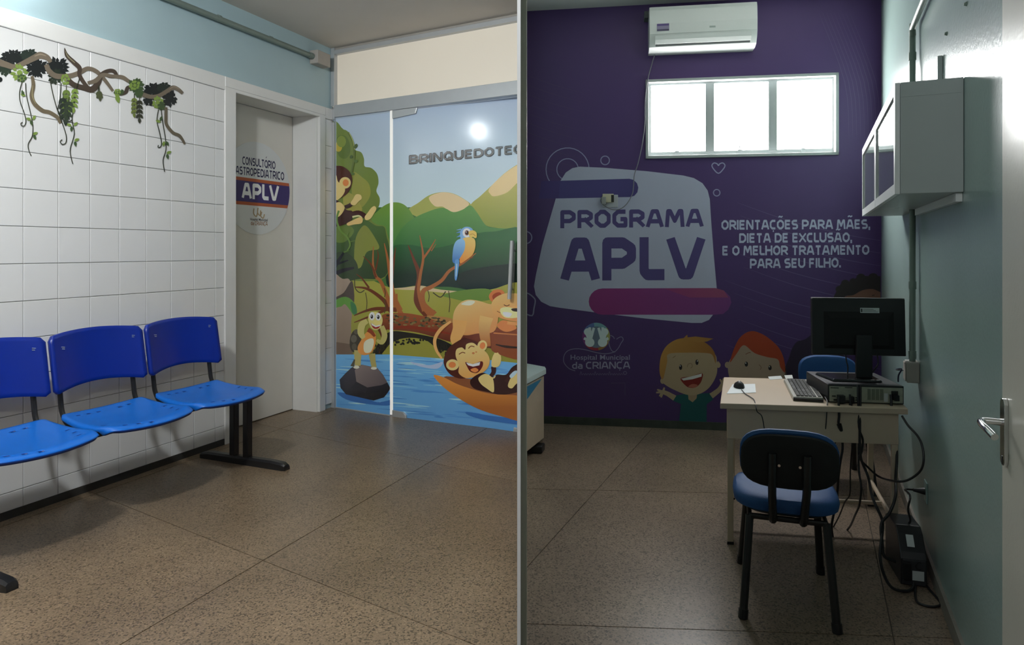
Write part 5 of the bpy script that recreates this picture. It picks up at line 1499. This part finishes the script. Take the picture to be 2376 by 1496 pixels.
pcb('power_plug', 0.845, 0.90, 0.26, 0.56, M['black_plastic'], 0.030)
pcb('video_plug', 0.115, 0.20, 0.06, 0.46, M['black_plastic'], 0.028)
pcb('data_plug', 0.285, 0.325, 0.06, 0.40, M['black_plastic'], 0.022)

# monitor seen from behind
mb_o = pcF(PCW * 0.44, 0.15, 0)
mo = thing('monitor', 'black flat monitor seen from behind on top of the computer', 'monitor', loc=mb_o + Vector((0, 0, PCH + 0.001)))
zm = mb_o.y
mF = rect_frame(Vector((mb_o.x, mb_o.y, 0)), y1_)
def mrel(px, py):
    q = at(px, py, zm); return (q.x - mb_o.x) / math.cos(y1_), q.z
mx0, mx1 = mrel(1891, 700)[0], mrel(2093, 700)[0]
mz0, mz1 = mrel(1990, 824)[1], mrel(1990, 693)[1]
tilt = lambda a, b_, c: mF(a, b_ + (c - mz0) * 0.05, c)
part('screen_shell', MB().box(tilt, mx0, mx1, 0.0, 0.030, mz0, mz1), M['black_plastic'], mo, bevel=0.004)
part('top_edge', MB().box(tilt, mx0 + 0.002, mx1 - 0.002, 0.002, 0.028, mz1 + 0.0002, mz1 + 0.003), mat('grey_edge', (0.12, 0.12, 0.12), 0.3), mo)
part('back_bulge', MB().loft([[tilt(a, 0.001, c) for a, c in ((mx0 + .05, mz0 + .03), (mx1 - .05, mz0 + .03), (mx1 - .05, mz1 - .06), (mx0 + .05, mz1 - .06))], [tilt(a, -0.012, c) for a, c in ((mx0 + .08, mz0 + .05), (mx1 - .08, mz0 + .05), (mx1 - .08, mz1 - .09), (mx0 + .08, mz1 - .09))]]), M['black_matte'], mo)
lx0, lx1 = mrel(1996, 720)[0], mrel(2037, 720)[0]; lz0, lz1 = mrel(2000, 726)[1], mrel(2000, 714)[1]
ml = part('asset_label', MB().box(tilt, lx0, lx1, -0.0022, -0.0004, lz0, lz1), M['label_paper'], mo, label='small pale asset label')
for k in range(3):
    zz = lz0 + (lz1 - lz0) * (0.25 + 0.25 * k)
    part('label_line', MB().box(tilt, lx0 + 0.012, lx1 - 0.006 - 0.01 * k, -0.0027, -0.0023, zz - 0.0008, zz + 0.0008), M['dark_slot'], ml)
part('label_mark', MB().box(tilt, lx0 + 0.003, lx0 + 0.009, -0.0027, -0.0023, lz0 + 0.004, lz1 - 0.004), M['dark_slot'], ml)
nx0, nx1 = mrel(1981, 840)[0], mrel(2016, 840)[0]
part('neck', MB().box(mF, nx0, nx1, -0.030, -0.012, PCH + HT + 0.012, mz0 + 0.10), M['black_plastic'], mo, bevel=0.003)
part('stand_base', MB().loft([[mF(a, b_, PCH + HT + 0.0012) for a, b_ in ((-0.10, -0.075), (0.12, -0.075), (0.13, 0.10), (-0.13, 0.10))], [mF(a, b_, PCH + HT + 0.012) for a, b_ in ((-0.095, -0.07), (0.115, -0.07), (0.12, 0.095), (-0.12, 0.095))]]), mat('glossy_stand', (0.02, 0.02, 0.022), 0.12), mo, bevel=0.003)
for sgn, ax in ((-1, 1962), (1, 2030)):
    q0 = mrel(ax, 820)
    part('signal_cable', MB().tube([mF(q0[0], 0.0, mz0 + 0.01), mF(q0[0] + 0.004, -0.006, mz0 - 0.03), mF(q0[0] - sgn * 0.008, -0.01, mz0 - 0.055), mF(q0[0] - sgn * 0.02, 0.03, PCH + HT + 0.014)], 0.0032, seg=8, smooth=4), M['cable'], mo, smooth='angle')

# keyboard lying lengthwise
kn = on_desk(1840, 929); kF = rect_frame(kn, math.radians(17))
KW, KL = 0.130, 0.45
kb = thing('keyboard', 'grey and black keyboard lying lengthwise beside the computer', 'keyboard', loc=kF(KW / 2, KL / 2, 0.0005))
part('base', MB().loft([[kF(a, b_, 0.001) for a, b_ in ((0, 0), (KW, 0), (KW, KL), (0, KL))], [kF(a, b_, c) for a, b_, c in ((0.002, 0.002, 0.018), (KW - 0.002, 0.002, 0.022), (KW - 0.002, KL - 0.002, 0.022), (0.002, KL - 0.002, 0.018))]]), M['kb'], kb, bevel=0.002)
part('front_lip', MB().box(kF, 0.001, KW - 0.001, -0.006, 0.0005, 0.001, 0.014), M['black_plastic'], kb)
def key_me(w, l):
    mb = MB().loft([[Vector((x * w / 2, y * l / 2, 0)) for x, y in ((-1, -1), (1, -1), (1, 1), (-1, 1))], [Vector((x * (w / 2 - 0.0015), y * (l / 2 - 0.0015), 0.005)) for x, y in ((-1, -1), (1, -1), (1, 1), (-1, 1))]])
    return make_mesh('key', mb, M['key'])
km1, km2, km3 = key_me(0.0155, 0.0145), key_me(0.0155, 0.030), key_me(0.0155, 0.088)
invk = MW[kb].inverted()
rowsx = [0.014, 0.036, 0.0535, 0.071, 0.0885, 0.106]
rzk = -math.radians(17)
for ri, xk in enumerate(rowsx):
    yk = 0.012; c_ = 0
    while yk < KL - 0.012:
        me = km1; ln = 0.0145
        if ri == 5 and abs(yk - 0.20) < 0.06: me, ln = km3, 0.088
        elif ri in (2, 3, 4) and c_ in (5, 6) and yk < 0.16: me, ln = km2, 0.030
        gap = 0.006 if c_ in (4, 7) else 0.002
        if yk + ln > KL - 0.008: break
        o = bpy.data.objects.new('key', me); COL.objects.link(o); o.parent = kb
        o.matrix_local = invk @ Matrix.Translation(kF(KW - xk, yk + ln / 2, 0.0205)) @ Matrix.Rotation(rzk, 4, 'Z')
        yk += ln + gap; c_ += 1

# mouse on a sheet of paper
pa_ = [on_desk(x, y) for x, y in ((1686, 914), (1754, 911), (1752, 891), (1700, 892))]
part('paper_sheet', MB().prism([p + Vector((0, 0, 0.0006)) for p in pa_], (0, 0, 0.0012)), M['paper'], label='white paper sheet under the mouse at the desk corner', cat='paper')
for (q, lab) in (([(1782, 874), (1812, 872), (1816, 879), (1786, 881)], 'larger faint paper slip near the far edge of the desk'), ([(1820, 871), (1838, 870), (1840, 878), (1823, 879)], 'smaller faint paper slip beside the keyboard end')):
    part('paper_slip', MB().prism([on_desk(x, y) + Vector((0, 0, 0.0005)) for x, y in q], (0, 0, 0.0008)), mat('faint_paper', (0.58, 0.58, 0.56), 0.6), label=lab, cat='paper', group='paper slips on the desk')
ms = on_desk(1716, 901); msF = rect_frame(ms, math.radians(12))
mouse = thing('computer_mouse', 'small black computer mouse on the paper sheet', 'mouse', loc=ms + Vector((0, 0, 0.002)))
loops = []
for i in range(7):
    v = i / 6
    rr = math.sqrt(max(0.0, 1 - (v * 0.985) ** 2))
    loops.append([msF(0.027 * rr * math.cos(a), 0.043 * rr * math.sin(a) + 0.02, 0.0022 + 0.031 * v * (1 - 0.15 * math.sin(a))) for a in [2 * math.pi * k / 20 for k in range(20)]])
part('shell', MB().loft(loops), M['black_plastic'], mouse, smooth='angle')
part('wheel', MB().tube([msF(-0.003, 0.005, 0.029), msF(0.003, 0.005, 0.029)], 0.005, seg=12), M['grey_box'], mouse, smooth='angle')
md = ms.y
mc = [(1722, 905, md - 0.02), (1728, 915, md - 0.10), (1742, 922, md - 0.15), (1751, 930, 3.02), (1754, 944, 3.012), (1757, 955, 3.01), (1767, 964, 3.0), (1772, 985, 3.0), (1775, 1010, 3.0), (1776, 1035, 3.0)]
mcw = [on_desk(*q) + Vector((0, 0, 0.004)) for q in ((1721, 906), (1729, 915), (1742, 923), (1750, 930))] + [at(*q) for q in mc[4:]]
part('mouse_cord', MB().tube(mcw, 0.0022, seg=7, smooth=4), M['cable'], mouse, label='thin mouse cord over the desk edge', smooth='angle')

# ---------------------------------------------------------------- chairs
def superloop(w, h, ex, n=28):
    out = []
    for k in range(n):
        a = 2 * math.pi * k / n
        c, s_ = math.cos(a), math.sin(a)
        out.append((w / 2 * math.copysign(abs(c) ** ex, c), h / 2 * math.copysign(abs(s_) ** ex, s_)))
    return out
chair = thing('visitor_chair', 'nearer blue visitor chair with its black back towards us', 'chair', loc=(1.068, 2.62, 0), rz=-math.radians(18), group='blue visitor chairs at the desk')
seat_l = []
for (k, z) in ((0.90, 0.372), (0.985, 0.382), (1.0, 0.398), (0.985, 0.414), (0.93, 0.426), (0.80, 0.432), (0.4, 0.430)):
    seat_l.append([Vector((x * k, y * k + 0.015, z - 0.018 * max(0, (y / 0.19)) ** 3)) for x, y in superloop(0.385, 0.385, 0.62)])
part('seat', MB().loft(seat_l), M['fabric'], chair, local=True, smooth='angle', label='blue fabric seat cushion')
part('seat_pan', MB().loft([[Vector((x, y + 0.015, z)) for x, y in superloop(w, w, 0.62)] for w, z in ((0.30, 0.357), (0.345, 0.371))]), M['black_plastic'], chair, local=True, smooth='angle')
def bk_pt(x, z, dy): return Vector((x, -0.215 + dy - 0.10 * (z - 0.60) - 0.02 * 0 + 0.25 * x * x, z))
bl = []
for (k, dy) in ((0.93, -0.004), (1.0, 0.004), (1.0, 0.018), (0.95, 0.030), (0.82, 0.036), (0.4, 0.034)):
    bl.append([bk_pt(x * k, 0.592 + z * k, dy) for x, z in superloop(0.338, 0.215, 0.64)])
part('backrest', MB().loft(bl), M['fabric'], chair, local=True, smooth='angle', label='blue fabric backrest pad')
sh_ = []
for (k, dy) in ((0.965, -0.0045), (0.985, -0.012), (0.94, -0.020), (0.80, -0.025), (0.4, -0.026)):
    sh_.append([bk_pt(x * k, 0.586 + z * k, dy) for x, z in superloop(0.338, 0.205, 0.64)])
bsh = part('back_shell', MB().loft(sh_), M['black_matte'], chair, local=True, smooth='angle', label='black plastic back shell')
for sx in (-0.035, 0.035):
    q = bk_pt(sx, 0.575, -0.026)
    part('screw', MB().tube([q, q - Vector((0, 0.003, 0))], 0.005, seg=10), M['chrome'], bsh, local=True)
for sx in (-0.058, 0.058):
    part('back_bar', MB().tube([bk_pt(sx, 0.62, -0.030), bk_pt(sx, 0.50, -0.030), Vector((sx * 0.95, -0.205, 0.42)), Vector((sx * 0.9, -0.185, 0.362)), Vector((sx * 0.9, -0.12, 0.346)), Vector((sx * 0.9, 0.10, 0.346))], 0.0145, seg=10, smooth=5), M['black_steel'], chair, local=True, smooth='angle')
for sx in (-1, 1):
    part('leg', MB().tube([Vector((sx * 0.132, -0.145, 0.352)), Vector((sx * 0.156, -0.225, 0.02))], 0.0148, seg=10), M['black_steel'], chair, local=True, smooth='angle')
    part('leg', MB().tube([Vector((sx * 0.132, 0.150, 0.352)), Vector((sx * 0.156, 0.225, 0.02))], 0.0148, seg=10), M['black_steel'], chair, local=True, smooth='angle')
    for sy in (-0.2255, 0.2255):
        part('foot_cap', MB().tube([Vector((sx * 0.155, sy * 0.985, 0.032)), Vector((sx * 0.1575, sy * 1.01, 0.0))], 0.0175, seg=10), M['black_plastic'], chair, local=True, smooth='angle')
for sy in (-0.145, 0.150):
    part('cross_bar', MB().tube([Vector((-0.134, sy, 0.349)), Vector((0.134, sy, 0.349))], 0.011, seg=10), M['black_steel'], chair, local=True, smooth='angle')
for sx in (-1, 1):
    part('side_bar', MB().tube([Vector((sx * 0.132, -0.145, 0.347)), Vector((sx * 0.132, 0.150, 0.347))], 0.009, seg=8), M['black_steel'], chair, local=True, smooth='angle')
chair2 = copy_tree(chair)
chair2.location = (1.90, 3.93, 0)
chair2.rotation_euler = (0, 0, math.pi - math.radians(14))
chair2['label'] = 'farther blue visitor chair behind the desk, facing us under the monitor'

# ---------------------------------------------------------------- power unit on the floor and all the leads
us = floor_pt(2090, 1355); uF = rect_frame(us, math.radians(16))
UW, UD, UH = 0.095, 0.24, 0.21
ups = thing('power_stabiliser', 'black upright power stabiliser on the floor by the teal wall', 'power unit', loc=uF(UW / 2, UD / 2, 0))
part('case', MB().loft([[uF(x * UW, y, z * UH) for y, z in ((0.0, 0.0), (UD, 0.0), (UD, 0.93), (UD - 0.03, 1.0), (0.085, 1.0), (0.055, 0.90), (0.012, 0.62), (0.0, 0.5))] for x in (0, 0.12, 0.88, 1.0)]), M['black_plastic'], ups, bevel=0.004)
part('front_frame', MB().box(uF, UW * 0.06, UW * 0.94, -0.006, -0.0005, UH * 0.02, UH * 0.50), mat('dark_grey_plastic', (0.035, 0.035, 0.04), 0.5), ups, bevel=0.003)
part('rating_label', MB().box(uF, UW * 0.42, UW * 0.86, -0.0078, -0.0062, UH * 0.12, UH * 0.30), M['label_paper'], ups, label='pale rating label')
part('outlet_block', MB().box(uF, UW * 0.02, UW * 0.34, -0.022, -0.0065, UH * 0.14, UH * 0.46), M['black_matte'], ups, bevel=0.003)
part('front_sticker', MB().prism([uF(UW * x, y, UH * z) for x, y, z in ((0.30, 0.020, 0.70), (0.58, 0.020, 0.70), (0.58, 0.046, 0.885), (0.30, 0.046, 0.885))], Vector((0, -0.002, 0.0014))), M['label_paper'], ups)
part('ring_mark', MB().tube([uF(UW * 0.68, -0.0064, UH * 0.40) + Vector((math.cos(a) * 0.014, 0, math.sin(a) * 0.014)) for a in [2 * math.pi * i / 16 for i in range(17)]], 0.002, seg=6), M['black_matte'], ups)

def lead(name, label, pts, r=0.0038, cat='cable', m=None):
    part(name, MB().tube([at(*q) for q in pts], r * 1.3, seg=8, smooth=5), m or M['cable'], label=label, cat=cat, smooth='angle', group='leads hanging from the computer')
zf = pc0.y - 0.045
lead('video_cable', 'thick video lead with a ferrite bead below the computer', [(1946, 920, zf), (1946, 935, zf - 0.01), (1947, 965, zf - 0.02), (1946, 985, zf - 0.02), (1953, 1010, zf), (1955, 1040, zf), (1950, 1070, zf), (1945, 1110, zf + 0.05), (1941, 1160, 3.10), (1930, 1215, 3.12), (1932, 1245, 3.13)], 0.0042)
part('ferrite_bead', MB().tube([at(1947, 984, zf - 0.02), at(1951, 998, zf - 0.01)], 0.010, seg=12), M['cable'], label='small black ferrite bead on the thick video lead', cat='ferrite bead', smooth='angle')
lead('power_cable', 'long power lead falling from the right of the computer to the stabiliser', [(2067, 915, zf), (2068, 935, zf - 0.01), (2067, 970, zf - 0.03), (2078, 1000, zf - 0.03), (2081, 1060, zf - 0.05), (2078, 1110, zf - 0.08), (2078, 1150, 2.80), (2064, 1190, 2.77), (2045, 1215, 2.74), (2047, 1260, 2.72), (2052, 1290, 2.70), (2078, 1303, 2.69)], 0.0046)
lead('data_cable', 'lead running straight down beside the computer centre', [(1972, 915, zf), (1974, 935, zf - 0.01), (1985, 965, zf - 0.02), (1994, 985, zf - 0.02), (1992, 1040, zf - 0.02), (1993, 1090, zf - 0.03), (1998, 1130, 2.92), (1994, 1170, 2.96), (1984, 1195, 3.06), (1974, 1218, 3.17), (1966, 1229, 3.22)], 0.0034)
lead('looped_cable', 'lead swinging in a wide loop out to the teal wall', [(1990, 893, zf), (1991, 930, zf - 0.015), (1993, 990, zf - 0.03), (2002, 1020, zf - 0.03), (1999, 1048, zf - 0.03), (1994, 1062, zf - 0.03), (2012, 1082, zf - 0.04), (2040, 1106, zf - 0.04), (2075, 1116, 2.80), (2105, 1114, 2.76), (2133, 1095, 2.72), (2143, 1070, 2.70), (2140, 1035, 2.72), (2128, 1010, 2.75), (2107, 987, 2.80), (2093, 965, 2.84)], 0.0036)
lead('mains_cable', 'lead curving down and round the front of the stabiliser on the floor', [(1996, 893, zf), (1996, 930, zf - 0.015), (1995, 1000, zf - 0.03), (1997, 1060, zf - 0.04), (2014, 1105, zf - 0.06), (2025, 1155, 2.80), (2045, 1200, 2.76), (2048, 1225, 2.74), (2042, 1290, 2.68), (2052, 1335, 2.66), (2070, 1363, 2.64), (2098, 1371, 2.63), (2116, 1366, 2.64), (2120, 1352, 2.66)], 0.0044)
lead('thin_cable', 'thin lead weaving down behind the nearer chair seat', [(1973, 930, zf), (1968, 960, zf - 0.01), (1960, 985, zf), (1945, 1005, zf), (1937, 1030, zf), (1931, 1050, zf + 0.02), (1932, 1070, zf + 0.04), (1926, 1095, 3.02), (1920, 1125, 3.06), (1915, 1180, 3.13), (1910, 1234, 3.19)], 0.0026)
part('cord', MB().tube([at(*q) for q in [(1914, 921, 3.10), (1919, 930, 3.04), (1919, 945, 3.0), (1917, 980, 3.0), (1914, 1010, 3.02), (1914, 1024, 3.06)]], 0.0022, seg=8, smooth=5), M['cable'], kb, smooth='angle', label='thin keyboard cord over the desk edge')
lead('slender_cable', 'slender lead beside the video lead, curling under the desk', [(1975, 930, zf), (1978, 975, zf), (1983, 1000, zf), (1977, 1040, zf), (1973, 1090, zf + 0.05), (1972, 1145, 3.10), (1960, 1165, 3.16), (1948, 1195, 3.21), (1934, 1222, 3.255)], 0.0024)
# wall plug near the floor with its lead to the stabiliser
wpz = RW.at(2150, 1140, 0.0)
wp = thing('wall_plug', 'black plug pushed into the teal wall above the stabiliser', 'plug', loc=wpz)
part('socket_plate', MB().box(RWF, RW.s(2150) - 0.035, RW.s(2150) + 0.035, 0.0005, 0.006, wpz.z - 0.045, wpz.z + 0.045), mat('teal_plate', S(150, 178, 174), 0.4), wp, bevel=0.002)
q = wpz + RW.n * 0.0065
part('plug_body', MB().tube([q, q + RW.n * 0.02, q + RW.n * 0.045], [0.016, 0.007], seg=10), M['black_plastic'], wp, smooth='angle')
q2 = q + RW.n * 0.045
t_ = uF(UW * 0.6, 0.10, UH + 0.004)
part('lead', MB().tube([q2, q2 + RW.n * 0.03 + Vector((0, 0, -0.004)), at(2112, 1150, 2.70), at(2107, 1180, 2.70), at(2112, 1205, 2.74), t_], 0.0040, seg=8, smooth=5), M['cable'], wp, smooth='angle')
part('floor_lead', MB().tube([floor_pt(2124, 1364) + Vector((0, 0, .012)), floor_pt(2124, 1388) + Vector((0, 0, .005)), floor_pt(2132, 1402) + Vector((0, 0, .005)), floor_pt(2160, 1410) + Vector((0, 0, .005)), floor_pt(2182, 1406) + Vector((0, 0, .005)), floor_pt(2176, 1392) + Vector((0, 0, .005)), floor_pt(2158, 1372) + Vector((0, 0, .005)), floor_pt(2150, 1362) + Vector((0, 0, .006))], 0.0045, seg=8, smooth=5), M['cable'], label='black lead lying in a loop on the floor before the stabiliser', cat='cable', smooth='angle')
# small blue network lead at the outlet box
ob = RW.P(sp_ - 0.02, 0.06, (bh0 + bh1) / 2 - 0.0)
nl = [ob, ob + RW.n * 0.03, at(2092, 856, 2.98), at(2085, 870, 2.97), at(2084, 885, 2.99)]
part('network_lead', MB().tube([q_ for q_ in nl], 0.0034, seg=8, smooth=5), mat('blue_black_lead', (0.012, 0.016, 0.05), 0.4), label='short dark blue lead from the outlet box to the computer', cat='cable', smooth='angle')
